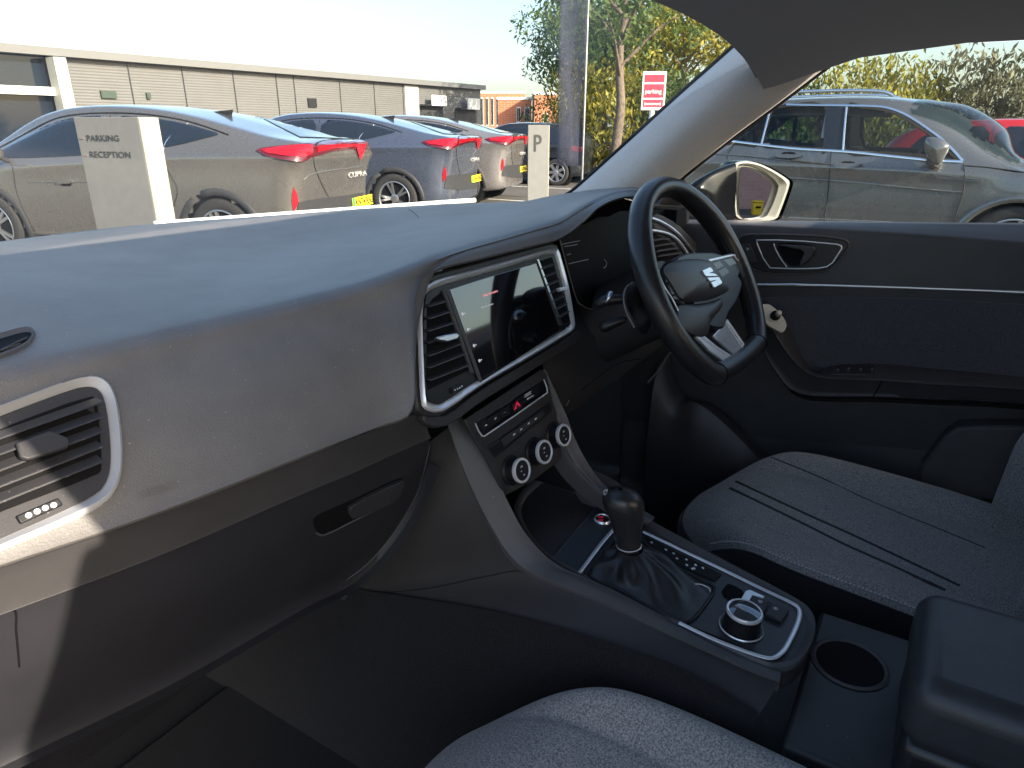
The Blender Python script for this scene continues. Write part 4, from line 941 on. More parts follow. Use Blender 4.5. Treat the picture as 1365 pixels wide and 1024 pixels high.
def side_plate(name, poly, bv, root, s, m, par, off=.004, th=0, sm=1, step=.08):
    P = chaikin(poly, sm) if sm else poly; P = dense(P, step)
    c = (sum(p[0] for p in P)/len(P), sum(p[1] for p in P)/len(P)); rows = []
    for f in (1, .75, .5, .25, .02):
        rows.append([(lambda h: h[0]+h[1]*off)(side_ray(bv, root, c[0]+(p[0]-c[0])*f, c[1]+(p[1]-c[1])*f, s)) for p in P])
    rows.insert(0, [p-(wm(root).to_3x3() @ V((s,0,0)))*(off+.008) for p in rows[0]])
    return obj(name, MB().grid(rows, closed_v=True), m, par, smooth=60)
def side_line(name, path, bv, root, s, m, par, r=.006, off=.002, k=4, flat=(1,1), closed=False):
    hs = [side_ray(bv, root, a, b, s) for a, b in path]; P = catmull([h[0]+h[1]*off for h in hs], k, closed); N = catmull([h[1] for h in hs], k, closed)
    return obj(name, MB().tube(P, r, 6, nrm=N, flat=flat, closed=closed), m, par, smooth=60)
def wheels(root, axle, wb, R, track, spokes=5, rimr=.70, rm=None, rad2=None):
    M = wm(root); rm = rm or alloy
    for a in (axle, axle+wb):
        for s in (1, -1):
            c = M @ V((s*track, a, R)); ax = M.to_3x3() @ V((s,0,0)); f = M.to_3x3() @ V((0,1,0)); up = V((0,0,1))
            w = obj('wheel', MB().lathe([(R*rimr,-.20),(R*.97,-.20),(R,-.17),(R,-.04),(R*.975,-.012),(R*.93,0),(R*rimr*1.05,.004),(R*rimr,-.004)], c, ax, 48, cap=False), tyre_m, root, smooth=50)
            mb = MB().lathe([(R*rimr*1.0,-.002),(R*rimr*.97,.002),(R*rimr*.93,-.004),(R*rimr*.91,-.06)], c, ax, 48, cap=False)
            for k in range(spokes):
                for d in ((-.13,.13) if rad2 else (0,)):
                    a0 = 2*PI*k/spokes; a1 = a0+d*1.2; w0 = .030 if not rad2 else .016; w1 = .034 if not rad2 else .015
                    e = lambda ang, r_: f*math.cos(ang)*r_ + up*math.sin(ang)*r_
                    t = lambda ang: -f*math.sin(ang)+up*math.cos(ang)
                    p0 = c+e(a0, R*.10)-ax*.012; p1 = c+e(a1, R*rimr*.93)-ax*.006
                    mb.prism([p0-t(a0)*w0, p0+t(a0)*w0, p1+t(a1)*w1, p1-t(a1)*w1], -ax*.025)
            mb.lathe([(R*.17,-.03),(R*.17,-.010),(R*.13,-.004)], c, ax, 20)
            obj('rim', mb, rm, w, smooth=40)
            obj('brake_disc', MB().lathe([(R*.5,-.09),(R*.5,-.075)], c, ax, 32), mat('steel_dull', (.25,.25,.25), .4, .8), w, smooth=40)
            obj('wheel_well', MB().lathe([(R+.055,-.0),(R+.05,-.30),(R*.6,-.34)], M @ V((s*(track-.03), a, R*.93)), ax, 40), void, root, smooth=40)
def arch(root, bv, a, R, s, m, par, w=.03, z0=.22):
    P = []
    for k in range(25):
        q = math.radians(-22+224*k/24); l = a+math.cos(q)*(R+.07); z = R*.93+math.sin(q)*(R+.07)
        if z < z0: continue
        h = side_ray(bv, root, a+math.cos(q)*(R+.085), max(z0, R*.93+math.sin(q)*(R+.085)), s); M = wm(root)
        P.append((h[0]*1.0, h[1]))
    return obj('arch_trim', MB().tube([p+n*.004 for p, n in P], w, 8, nrm=[n for p, n in P], flat=(.35,1)), m, par, smooth=60)
def number_plate(root, o, x, n, par, s, w=.52, h=.11, yellow=True, green=False):
    yp = mat('number_plate_yellow', (.80,.60,.02), .4); u = x.normalized(); n = n.normalized(); v = n.cross(u)
    c = o
    q = [c-u*w/2-v*h/2, c+u*w/2-v*h/2, c+u*w/2+v*h/2, c-u*w/2+v*h/2]
    p = obj('number_plate', MB().prism(q, n*.008), yp, par, smooth=0)
    if green: obj('plate_green_band', MB().prism([c-u*w/2-v*h/2+n*.008, c-u*(w/2-.05)-v*h/2+n*.008, c-u*(w/2-.05)+v*h/2+n*.008, c-u*w/2+v*h/2+n*.008], n*.002), mat('plate_green', (.05,.45,.12), .4), p, smooth=0)
    a = c-u*(w/2-.065)-v*h*.33; text('plate_lettering', s, n, a, a+u, .078, seam_m, p, thick=.002, off=.0085, bold=.002, sx=.92)
    return p
# ------------------------------------------------ the three coupe SUVs (survey: rear axle, heading)
coupe_cols = [
 (-.78,-.87,-.88,1.10,1.19,1.215,.76,.79,.68,.30),(-.66,-.76,-.76,1.12,1.215,1.245,.87,.855,.70,.26),(-.45,-.48,-.42,1.13,1.265,1.30,.915,.885,.69,.24),
 (-.1,-.1,.0,1.13,1.36,1.40,.93,.895,.67,.22),(.35,.3,.40,1.12,1.445,1.49,.93,.90,.65,.22),(.8,.75,.80,1.10,1.495,1.555,.925,.895,.64,.20),
 (1.3,1.3,1.25,1.07,1.515,1.59,.92,.89,.635,.20),(1.75,1.75,1.65,1.045,1.505,1.59,.92,.89,.63,.20),(2.1,2.2,1.95,1.02,1.46,1.56,.92,.885,.62,.20),
 (2.5,2.6,2.3,1.0,1.35,1.47,.925,.88,.62,.21),(2.85,2.95,2.75,.985,1.16,1.24,.93,.875,.66,.22),(3.1,3.2,3.1,.965,1.02,1.07,.93,.865,.72,.22),
 (3.4,3.42,3.38,.89,.93,.98,.90,.83,.70,.22),(3.62,3.62,3.56,.78,.82,.86,.82,.76,.64,.24),(3.72,3.72,3.68,.66,.70,.73,.68,.66,.56,.28)]
c1p = paint('warm_grey_paint', (.200,.188,.172)); c2p = paint('blue_grey_paint', (.12,.14,.19)); c3p = paint('silver_paint', (.30,.28,.275))
c1 = thing('parked_car', 'warm grey coupe SUV parked behind the parking and reception sign, nearest of the row', 'car', (4.37,6.30,0), .323, 'coupe SUVs parked in a row')
b1, mb1 = make_body(c1, coupe_cols, c1p, 0, 2.77, .36, ku=7)
bv1 = mb1.bvh(); H1 = Host(mb1)
WG = [[(-.02,1.295),(.12,1.33),(.40,1.395),(.80,1.45),(1.22,1.47),(1.20,1.115),(.75,1.15),(.38,1.20),(.1,1.265)], [(1.30,1.47),(1.62,1.46),(1.98,1.405),(2.45,1.22),(2.82,1.055),(2.0,1.07),(1.28,1.11)]]
for s in (1,-1):
    for k, q in enumerate(WG): side_plate('side_window', q, bv1, c1, s, cglass, c1, off=.006, sm=1)
    side_line('window_trim', [(-.10,1.29),(.12,1.352),(.4,1.42),(.8,1.475),(1.25,1.495),(1.7,1.48),(2.05,1.42),(2.5,1.235),(2.88,1.05)], bv1, c1, s, seam_m, c1, r=.008)
    side_line('door_seam', [(.52,1.02),(.42,.8),(.50,.62),(.62,.35)], bv1, c1, s, seam_m, c1, r=.004)
    side_line('door_seam', [(.36,1.40),(.50,1.28),(.55,1.17),(.53,1.02)], bv1, c1, s, carchrome, c1, r=.005)
    side_line('door_seam', [(1.26,1.47),(1.25,1.1),(1.25,.5),(1.25,.3)], bv1, c1, s, seam_m, c1, r=.004)
    side_line('door_seam', [(2.35,.98),(2.36,.7),(2.28,.4),(2.25,.3)], bv1, c1, s, seam_m, c1, r=.004)
    side_line('crease', [(.55,.86),(1.25,.85),(2.2,.83)], bv1, c1, s, c1p, c1, r=.006, off=-.001)
    for l in (.70,1.62):
        side_plate('door_handle', [(l,.83),(l+.20,.82),(l+.22,.84),(l+.20,.86),(l+.02,.87)], bv1, c1, s, c1p, c1, off=.02)
        side_plate('handle_recess', [(l+.04,.80),(l+.18,.80),(l+.16,.835),(l+.05,.84)], bv1, c1, s, void, c1, off=.003)
    side_plate('sill_cladding', [(.42,.20),(2.36,.20),(2.36,.30),(.42,.31)], bv1, c1, s, clad, c1, off=.012, sm=0)
    for a in (0, 2.77): arch(c1, bv1, a, .36, s, clad, c1, w=.035)
    M = wm(c1); p = M @ V((s*.93, 2.42, 1.10))
    mm = MB(); ax = M.to_3x3() @ V((s,0,0)); f = M.to_3x3() @ V((0,1,0))
    mm.grid([[p + ax*(.02+.20*t) + f*(.055*r_*math.cos(q)-.02) + V((0,0,1))*(.07*r_*math.sin(q)+.02) for q in [2*PI*k/16 for k in range(16)]] for t, r_ in ((0,.55),(.1,.85),(.4,1.05),(.8,1.0),(1.0,.7),(1.02,.05))], closed_v=True)
    wmir = obj('wing_mirror', mm, c1p, c1, smooth=60)
    obj('mirror_stalk', MB().tube([p+ax*(-.08)-V((0,0,.07)), p+ax*.06-V((0,0,.02))], .022, 8), clad, wmir)
    side_plate('headlamp', [(3.30,.80),(3.50,.76),(3.62,.70),(3.58,.66),(3.40,.72)], bv1, c1, s, hl_m, c1, off=.006)
wheels(c1, 0, 2.77, .36, .93, spokes=5, rm=alloy, rad2=True)
z2b = lambda pts: zc(330, 120, 3.9, pts)
plate('rear_window', z2b([(40,127),(150,119),(280,121),(380,152),(480,196),(560,235),(588,258),(520,256),(400,250),(272,246),(140,180)]), H1, .004, cglass, c1, off=.004, curved=6, step=5)
plate('tail_light', z2b([(48,318),(70,308),(150,298),(340,282),(400,270),(520,266),(620,266),(652,276),(656,300),(610,306),(560,304),(440,316),(345,345),(285,370),(200,362),(90,344)]), H1, .016, lamp_dk, c1, curved=5, step=4)
plate('tail_light_lens', z2b([(70,318),(150,306),(240,296),(330,292),(330,325),(285,352),(210,350),(110,338)]), H1, .006, lamp_red, c1, off=.018, curved=4, step=4)
plate('tail_light_lens', z2b([(352,292),(420,284),(550,280),(560,292),(440,302),(356,322)]), H1, .006, lamp_red, c1, off=.018, curved=4, step=4)
plate('tail_light_lens', z2b([(555,282),(605,280),(597,318),(580,356),(574,352),(562,312)]), H1, .007, mat('tail_lamp_bright', (.6,.006,.02), .3, coat=.3), c1, off=.018, curved=4, step=4)
plate('rear_reflector', z2b([(240,505),(256,540),(262,580),(252,610),(238,632),(230,580),(232,535)]), H1, .008, lamp_red, c1, off=.004)
plate('lower_bumper', z2b([(262,585),(330,570),(420,558),(512,548),(650,524),(690,516),(700,640),(420,680),(250,680),(256,630)]), H1, .008, clad, c1, off=.004, curved=5, step=6)
strip('tailgate_seam', z2b([(342,350),(350,405),(372,460),(400,520),(420,556)]), H1, .006, seam_m, c1)
strip('bumper_crease', z2b([(290,470),(330,440),(420,420),(520,408),(600,395)]), H1, .008, c1p, c1)
strip('spoiler_edge', z2b([(345,290),(400,270),(500,262),(600,262),(655,268)]), H1, .010, seam_m, c1, off=.01)
cpn = z2b([(515,458),(660,440)])
n_ = (wm(c1).to_3x3() @ V((0,-1,.05))).normalized(); xr = wm(c1).to_3x3() @ V((1,0,0))
plc = wm(c1) @ V((.0,-.915,.62))
def on1(px, py): return H1.hit(px, py)[0]
a_ = on1(*cpn[0]); text('badge_lettering', 'CUPRA', n_, a_+n_*.02, a_+n_*.02+xr, .055, mat('badge_silver', (.8,.78,.74), .3, .6), c1, thick=.006, sx=1.9)
pp = on1(*z2b([(585,578)])[0])
number_plate(c1, pp+n_*.03, xr, n_, c1, 'KN74 RNZ', green=True)
M = wm(c1)
obj('aerial_fin', MB().prism([M @ V((-.012,.35,1.47)), M @ V((.012,.35,1.47)), M @ V((.012,.60,1.51)), M @ V((-.012,.60,1.51))], [V((0,0,.065)) + M.to_3x3() @ V((0,-.03,0)), V((0,0,.065)) + M.to_3x3() @ V((0,-.03,0)), V((0,0,.004)), V((0,0,.004))]), seam_m, c1)
c2 = dup(c1, (8.15,7.33,0), .30, 'blue grey coupe SUV parked between the warm grey one and the silver one', remat={c1p: c2p})
c3 = dup(c1, (10.95,8.1,0), .30, 'silver coupe SUV parked at the far end of the row, half behind the P post', remat={c1p: c3p})
# ------------------------------------------------ generic hatchback for the farther cars
hatch_cols = [(-.62,-.66,-.60,.92,1.05,1.08,.74,.74,.60,.28),(-.52,-.55,-.42,.95,1.22,1.26,.84,.82,.60,.24),(-.3,-.3,-.12,.96,1.36,1.40,.885,.85,.60,.22),(.2,.2,.25,.955,1.41,1.46,.89,.86,.60,.20),
 (.8,.8,.8,.94,1.43,1.485,.89,.86,.60,.19),(1.25,1.3,1.2,.93,1.42,1.48,.89,.855,.595,.19),(1.7,1.8,1.55,.915,1.37,1.44,.89,.85,.59,.20),(2.1,2.3,2.0,.90,1.18,1.26,.89,.84,.60,.20),
 (2.5,2.6,2.5,.88,.95,1.0,.89,.83,.66,.21),(2.9,2.95,2.9,.80,.84,.90,.87,.80,.66,.22),(3.2,3.2,3.15,.70,.74,.79,.78,.72,.58,.24),(3.32,3.32,3.28,.60,.64,.68,.62,.60,.5,.28)]
def hatchback(label, pos, yaw, pm, group, name='parked_car', cols=hatch_cols, scale=1):
    t = thing(name, label, 'car', pos, -yaw, group)
    b, mb = make_body(t, cols, pm, 0, 2.62, .32, ku=5, kv=3); bv = mb.bvh()
    for s in (1,-1):
        side_plate('side_window', [(-.28,1.03),(-.05,1.30),(.35,1.365),(.68,1.375),(.70,.98),(.1,.99)], bv, t, s, cglass, t, off=.006)
        side_plate('side_window', [(.76,1.375),(1.3,1.365),(1.65,1.27),(2.05,1.08),(2.15,.965),(.75,.98)], bv, t, s, cglass, t, off=.006)
        side_plate('tail_light', [(-.66,.80),(-.50,.80),(-.33,.86),(-.34,.93),(-.62,.93)], bv, t, s, lamp_red, t, off=.010)
        side_plate('headlamp', [(2.85,.72),(3.10,.70),(3.25,.62),(3.05,.60),(2.88,.66)], bv, t, s, hl_m, t, off=.008)
        side_line('door_seam', [(.72,1.37),(.72,.95),(.74,.5),(.76,.3)], bv, t, s, seam_m, t, r=.005)
        side_line('door_seam', [(1.85,.95),(1.84,.6),(1.78,.3)], bv, t, s, seam_m, t, r=.005)
        side_plate('door_handle', [(.86,.80),(1.04,.80),(1.04,.84),(.86,.84)], bv, t, s, pm, t, off=.02)
        side_line('sill_seam', [(.42,.28),(1.2,.27),(2.2,.28)], bv, t, s, seam_m, t, r=.02)
        M = wm(t); p = M @ V((s*.90, 1.98, 1.0)); ax = M.to_3x3() @ V((s,0,0)); f = M.to_3x3() @ V((0,1,0))
        mm = MB().grid([[p + ax*(.18*k_) + f*(.05*r_*math.cos(q)) + V((0,0,1))*(.06*r_*math.sin(q)) for q in [2*PI*k/12 for k in range(12)]] for k_, r_ in ((0,.5),(.3,1),(.8,1),(1,.6),(1.01,.05))], closed_v=True)
        obj('wing_mirror', mm, pm, t, smooth=60)
    # rear and front screens
    M = wm(t); Mi = M.inverted()
    def end_plate(nm, pts, frm, m, off=.008, mirrorx=False):
        d = (M.to_3x3() @ V((0, 1 if frm < 0 else -1, -.0))).normalized(); rows = []
        P = dense(chaikin(pts, 1), .15); c = (sum(p[0] for p in P)/len(P), sum(p[1] for p in P)/len(P))
        for fct in (1,.66,.33,.03):
            r = []
            for a, z in P:
                x, zz_ = c[0]+(a-c[0])*fct, c[1]+(z-c[1])*fct
                loc, n, i, ds = bv.ray_cast(M @ V((x, frm, zz_)), d, 8)
                if loc is None: loc = M @ V((x, -.6 if frm < 0 else 3.2, zz_)); n = -d
                if n.dot(d) > 0: n = -n
                r.append(loc+n*off)
            rows.append(r)
        return obj(nm, MB().grid(rows, closed_v=True), m, t, smooth=60)
    end_plate('rear_window', [(-.52,1.30),(.52,1.30),(.60,1.02),(-.60,1.02)], -3, cglass)
    end_plate('windscreen', [(-.52,1.36),(.52,1.36),(.62,1.02),(-.62,1.02)], 6, cglass)
    wheels(t, 0, 2.62, .32, .885, spokes=7, rm=alloy)
    return t
gp_ = at(741,230,z=.32); sp_ = at(782,221,z=.32)
ym = -.30
def rootpos(p, yaw, side=-1, tr=.885): return (p.x - math.cos(yaw)*side*tr, p.y + math.sin(yaw)*side*tr, 0)
hatchback('dark grey hatchback parked just right of the P post', rootpos(gp_, -.2), -.2, paint('dark_grey_paint', (.035,.038,.042)), 'cars parked beyond the row')
hatchback('pale blue silver hatchback parked beyond the tree trunk, behind the dark grey hatchback', rootpos(sp_, -.3), -.3, paint('pale_blue_paint', (.28,.34,.38)), 'cars parked beyond the row')
q_ = at_d(852,196,26); hatchback('white and grey car half hidden by the windscreen pillar below the red sign', (q_.x, q_.y, 0), -.5, paint('white_grey_paint', (.45,.46,.46)), 'cars parked beyond the row')
redp = paint('red_paint', (.50,.012,.02), .1, .3)
hatchback('bright red car seen through the windows of the grey SUV', (11.75,.35,0), PI, redp, 'cars parked by the hedge')
hatchback('dark blue grey car parked between the red car and the hedge', (14.4,-.45,0), PI, paint('dark_blue_paint', (.06,.075,.09)), 'cars parked by the hedge')
# ------------------------------------------------ the big SUV opposite
suv_cols = [(-.80,-.84,-.74,1.00,1.22,1.25,.78,.78,.62,.30),(-.70,-.72,-.60,1.03,1.40,1.45,.88,.86,.64,.26),(-.4,-.42,-.30,1.045,1.52,1.58,.915,.885,.655,.24),(.1,.1,.15,1.045,1.565,1.63,.92,.895,.665,.22),
 (.7,.7,.7,1.04,1.585,1.655,.92,.895,.67,.22),(1.2,1.2,1.15,1.03,1.585,1.66,.92,.895,.67,.22),(1.6,1.7,1.5,1.02,1.56,1.645,.92,.89,.665,.22),(1.95,2.1,1.8,1.01,1.49,1.59,.92,.885,.66,.22),
 (2.2,2.35,2.05,1.00,1.38,1.53,.92,.88,.66,.22),(2.4,2.55,2.35,.99,1.18,1.34,.925,.875,.69,.22),(2.65,2.72,2.62,.985,1.03,1.12,.93,.87,.73,.22),(2.95,3.0,2.95,.93,.97,1.03,.93,.85,.73,.22),
 (3.3,3.3,3.25,.84,.88,.94,.90,.82,.70,.24),(3.5,3.5,3.45,.74,.78,.82,.82,.76,.66,.26),(3.6,3.6,3.56,.62,.66,.70,.68,.66,.56,.30)]
suvp = paint('bronze_grey_paint', (.15,.15,.148))
suv = thing('suv', 'large bronze grey SUV with chrome window lines parked opposite the driver\'s window', 'car', (7.62,2.13,0), PI, None)
z5b = lambda pts: zc(1085, 120, 4.875, pts)
z4b = lambda pts: zc(850, 120, 5.056, pts)
def lz(pts, x=6.80): return [(lambda p: (2.13-p.y, p.z))(at(a, b, x=x)) for a, b in pts]
w_front = lz(z5b([(205,108),(300,110),(400,118),(480,134),(560,166),(640,212),(720,262),(800,322),(878,400),(940,462),(840,452),(700,432),(480,412),(200,392)]))
w_rear = lz(z5b([(62,104),(58,388)])[:1] + z4b([(930,112),(900,120),(880,145),(862,230),(838,368),(1000,384),(1130,394),(1265,400)]) + z5b([(62,388)]))
w_q = lz(z4b([(868,150),(800,180),(740,225),(640,300),(548,352),(700,362),(826,368),(848,240)]))
HOL = [w_front, w_rear, w_q]
def kset(c, u, v): return (c.z > 1.10 and v > .70 and ((1.80 < c.y < 2.74 and abs(c.x) < .60 + (0.06 if c.y > 2.2 else 0)) or (c.y < -.45 and abs(c.x) < .52 and c.z < 1.44)))
bs_, mbs = make_body(suv, suv_cols, suvp, 0, 2.68, .36, holes=HOL, ku=9, kv=6, kinds=kset)
full = MB(); G_ = cr(body_net(suv_cols), 5); G_ = np.transpose(cr(np.transpose(G_, (1,0,2)), 4), (1,0,2))
for s in (1,-1): full.grid([[wm(suv) @ V((s*p[1], p[0], p[2])) for p in r] for r in G_])
bvs = full.bvh(); HS = Host(full)
for s in (1,-1):
    for q in HOL:
        gl = side_plate('side_window', q, bvs, suv, s, seethru, suv, off=-.004, sm=0)
        side_line('window_surround', q, bvs, suv, s, seam_m, gl, r=.020, off=.0, k=3, flat=(.3,1), closed=True)
    top = lz(z5b([(-1100,118),(-600,96),(-200,94),(0,98),(200,100),(400,106),(490,122),(570,152),(655,200),(740,258),(820,316),(900,390),(965,462)]))[2:]
    side_line('window_chrome', top, bvs, suv, s, carchrome, suv, r=.011, off=.006, flat=(.6,1))
    side_line('window_chrome', lz(z5b([(-560,330),(-150,378),(200,400),(480,428),(760,456),(965,466)])), bvs, suv, s, carchrome, suv, r=.012, off=.006, flat=(.6,1))
    side_line('pillar_chrome', lz(z5b([(200,112),(196,250),(192,394)])), bvs, suv, s, carchrome, suv, r=.009, off=.008, k=2)
    side_line('pillar_chrome', lz(z4b([(875,140),(858,250),(838,368)])), bvs, suv, s, carchrome, suv, r=.009, off=.008, k=2)
    side_plate('door_pillar', lz(z5b([(66,106),(192,110),(190,388),(62,384)])), bvs, suv, s, cglass, suv, off=.004, sm=0)
    side_line('door_seam', lz(z5b([(118,400),(112,520),(100,680),(80,850),(80,950)])), bvs, suv, s, seam_m, suv, r=.005)
    side_line('door_seam', lz(z5b([(975,480),(980,560),(970,660),(940,760),(910,860),(905,950)])), bvs, suv, s, seam_m, suv, r=.005)
    side_line('door_seam', lz(z4b([(655,370),(622,440),(618,560),(610,700)])), bvs, suv, s, seam_m, suv, r=.005)
    side_line('bonnet_seam', lz(z5b([(975,490),(1150,505),(1365,535)])), bvs, suv, s, seam_m, suv, r=.005)
    side_line('body_crease', lz(z5b([(-300,560),(110,585),(400,610),(700,640),(960,660)])), bvs, suv, s, suvp, suv, r=.010, off=.0)
    side_line('body_crease', lz(z4b([(480,425),(700,440),(1000,470),(1300,500)])), bvs, suv, s, suvp, suv, r=.010, off=.0)
    for a, b in ((130,490),(-255,430)):
        side_plate('door_handle', lz(z5b([(a,b),(a+60,b-12),(a+180,b-4),(a+192,b+6),(a+120,b+18),(a+30,b+14)])), bvs, suv, s, suvp, suv, off=.025)
        side_plate('handle_recess', lz(z5b([(a+60,b-28),(a+130,b-28),(a+150,b-12),(a+50,b-12)])), bvs, suv, s, void, suv, off=.003)
    side_plate('fender_badge', lz(z5b([(770,542),(1100,582),(1085,598),(800,570)])), bvs, suv, s, carchrome, suv, off=.010, sm=0)
    side_line('lower_chrome', [(-.2,.40),(1.0,.395),(2.2,.39)], bvs, suv, s, carchrome, suv, r=.012, off=.010)
    side_plate('sill_cladding', [(.42,.22),(2.26,.22),(2.26,.36),(.42,.37)], bvs, suv, s, clad, suv, off=.012, sm=0)
    side_plate('headlamp', [(3.10,.86),(3.35,.80),(3.50,.74),(3.45,.70),(3.15,.76)], bvs, suv, s, hl_m, suv, off=.006)
    side_plate('tail_light', [(-.80,.88),(-.55,.90),(-.42,.96),(-.46,1.01),(-.76,1.0)], bvs, suv, s, lamp_red, suv, off=.010)
    for a in (0, 2.68): arch(suv, bvs, a, .36, s, clad if 0 else suvp, suv, w=.03)
    M = wm(suv)
    obj('roof_rail', MB().tube(catmull([M @ V((s*.60, l, z)) for l, z in ((-.35,1.60),(-.2,1.655),(.3,1.685),(1.0,1.695),(1.4,1.680),(1.52,1.640))], 4), .016, 8), carchrome, suv, smooth=60)
# mirror: traced silhouette given depth
mp_ = Plane(V((6.58,0,1)), V((-1,0,0)))
mo_ = chaikin(z5b([(712,340),(725,308),(770,303),(830,315),(882,350),(884,372),(862,420),(832,470),(800,494),(760,470),(735,430),(716,390)]), 2)
hs = [mp_.hit(*p)[0] for p in mo_]; c = sum(hs, V())/len(hs); c2_ = c
mir = obj('wing_mirror', MB().grid([[h.lerp(c,.98)+V((-.06,0,0)) for h in hs],[h.lerp(c,.45)+V((-.05,0,0)) for h in hs],[h.lerp(c,.12)+V((-.03,0,0)) for h in hs],[h for h in hs],[h.lerp(c,.08)+V((.08,0,0)) for h in hs],[h.lerp(c,.35)+V((.14,0,0)) for h in hs],[h.lerp(c,.98)+V((.15,0,0)) for h in hs]], closed_v=True), suvp, suv, smooth=70)
obj('mirror_lower', MB().tube([c+V((.0,.03,-.10)), c+V((.12,-.02,-.13)), c+V((.28,-.05,-.13))], .035, 8), clad, mir)
wheels(suv, 0, 2.68, .36, .92, spokes=5, rad2=True)
# windscreen, rear screen, cabin of the SUV
def patch(nm, cond, m, off, par, root, src=full):
    mb = MB(); Mi = wm(root).inverted()
    for f in src.f:
        c = sum((Mi @ src.v[i] for i in f), V())/4
        if cond(c): k = len(mb.v); mb.v += [src.v[i]+(wm(root).to_3x3() @ (lambda q: V((q.x, 0, q.z-.8)).normalized())(Mi @ src.v[i]))*off for i in f]; mb.f.append(tuple(range(k, k+4))); mb.m.append(0)
    return obj(nm, mb, m, par, smooth=60) if mb.f else None
patch('windscreen', lambda c: c.z > 1.08 and 1.72 < c.y < 2.80 and abs(c.x) < .70 and not (c.y < 1.8 and c.z < 1.4), seethru, .008, suv, suv)
patch('rear_window', lambda c: 1.06 < c.z < 1.48 and c.y < -.40 and abs(c.x) < .56, seethru, 0, suv, suv)
sin_ = mat('suv_seat_leather', (.05,.05,.055), .5)
M = wm(suv)
for s in (1,-1):
    mb = MB().grid([[M @ V((s*.38+.24*w_*math.cos(q), y+.07*d_*math.sin(q), z)) for q in [2*PI*k/16 for k in range(16)]] for y, z, w_, d_ in ((1.15,.55,.9,1),(1.12,.75,1,1.1),(1.02,1.05,1,1.0),(.96,1.22,.85,.8),(.94,1.27,.4,.5),(.94,1.30,.32,.3),(.93,1.33,.55,.9),(.92,1.42,.6,1.1),(.92,1.48,.4,.8),(.92,1.49,.05,.1))], closed_v=True)
    obj('front_seat', mb, sin_, suv, smooth=60)
    mb = MB().grid([[M @ V((s*.34+.28*w_*math.cos(q), y+.07*d_*math.sin(q), z)) for q in [2*PI*k/16 for k in range(16)]] for y, z, w_, d_ in ((.3,.55,1,1),(.25,.8,1,1.1),(.16,1.15,1,.8),(.15,1.19,.3,.3),(.15,1.22,.45,.9),(.14,1.32,.4,.8),(.14,1.33,.05,.1))], closed_v=True)
    obj('rear_seat', mb, sin_, suv, smooth=60)
cb = MB(); cb.box((-.84,-.6,.30),(.84,2.6,.45), M=M); cb.box((-.80,2.15,.60),(.80,2.6,.98), M=M)
obj('cabin_tub', cb, void, suv)
obj('rear_shelf_trim', MB().box((-.78,-.55,.85),(.78,-.1,1.0), M=M), sin_, suv)
obj('door_card', MB().box((-.86,.2,.45),(-.83,2.3,.99), M=M).box((.83,.2,.45),(.86,2.3,.99), M=M), sin_, suv)
sw_ = M @ V((.38,1.75,1.0)); ax = (M.to_3x3() @ V((0,-.9,.45))).normalized()
u_ = ax.orthogonal().normalized(); w_ = ax.cross(u_); obj('steering_wheel', MB().tube([sw_+u_*.18*math.cos(q)+w_*.18*math.sin(q) for q in [2*PI*k/28 for k in range(28)]], .014, 8, closed=True), void, suv)
obj('cabin_headliner', MB().grid([[M @ V((x, l, 1.60-.12*(abs(x)/.6)**2-.03*abs(l-.8))) for x in [-.6+.1*k for k in range(13)]] for l in [-.3+.25*k for k in range(8)]]), mat('suv_headliner', (.35,.35,.33), .9), suv)
# ---------------------------------------------------------------- totem sign, P post, rail, red sign, banner
stone = mat('totem_panel', (.20,.197,.185), .6, noise=.06, nscale=14, det=6, bump=.15, bscale=60)
sunlit_edge_m = mat('totem_edge', (.38,.36,.28), .55, noise=.04, nscale=20)  # panel grey made paler and warmer: sunlight painted into the side edge
def totem(name, label, pa, pb, pc, top, cat, T):
    """front face from pa to pb (ground points), side towards pc"""
    t = thing(name, label, cat, ((pa.x+pb.x)/2, (pa.y+pb.y)/2, 0))
    x = (pb-pa); d = pc-pb
    f = obj('panel', MB().prism([pa, pb, pb+d*.93, pa+d*.93], V((0,0,top))), stone, t, bevel=.004, smooth=0)
    obj('edge_strip', MB().prism([pb+x.normalized()*.002+d*.0, pb+x.normalized()*.014+d*.0, pb+x.normalized()*.014+d, pb+x.normalized()*.002+d], V((0,0,top-.003))), sunlit_edge_m, t, bevel=.002, smooth=0)
    obj('base_plinth', MB().prism([pa-x*.04-d*.04, pb+x*.04-d*.04, pb+x*.04+d*1.04, pa-x*.04+d*1.04], V((0,0,.05))), sunlit_edge_m, t, smooth=0)
    return t
def gxy(px, py, t): p = at_d(px, py, t); return V((p.x, p.y, 0))
a, b = gxy(99,164,4.7), gxy(183,158,4.5); nf = V(((b-a).y, -(b-a).x, 0)).normalized(); nf = nf if nf.dot(CAM-a) > 0 else -nf
tt = totem('totem_sign', 'pale grey standing sign reading PARKING and RECEPTION', a, b, b-nf*.16, 1.425, 'sign', 0)
sP = Plane(a+nf*.002, nf)
inkm = mat('dark_lettering', (.05,.05,.05), .6)
def ptext(s, px0, py0, px1, py1, host, m, par, h): return text('lettering', s, host, (px0,py0), (px1,py1), h, m, par, thick=.003, off=.001, bold=.0006)
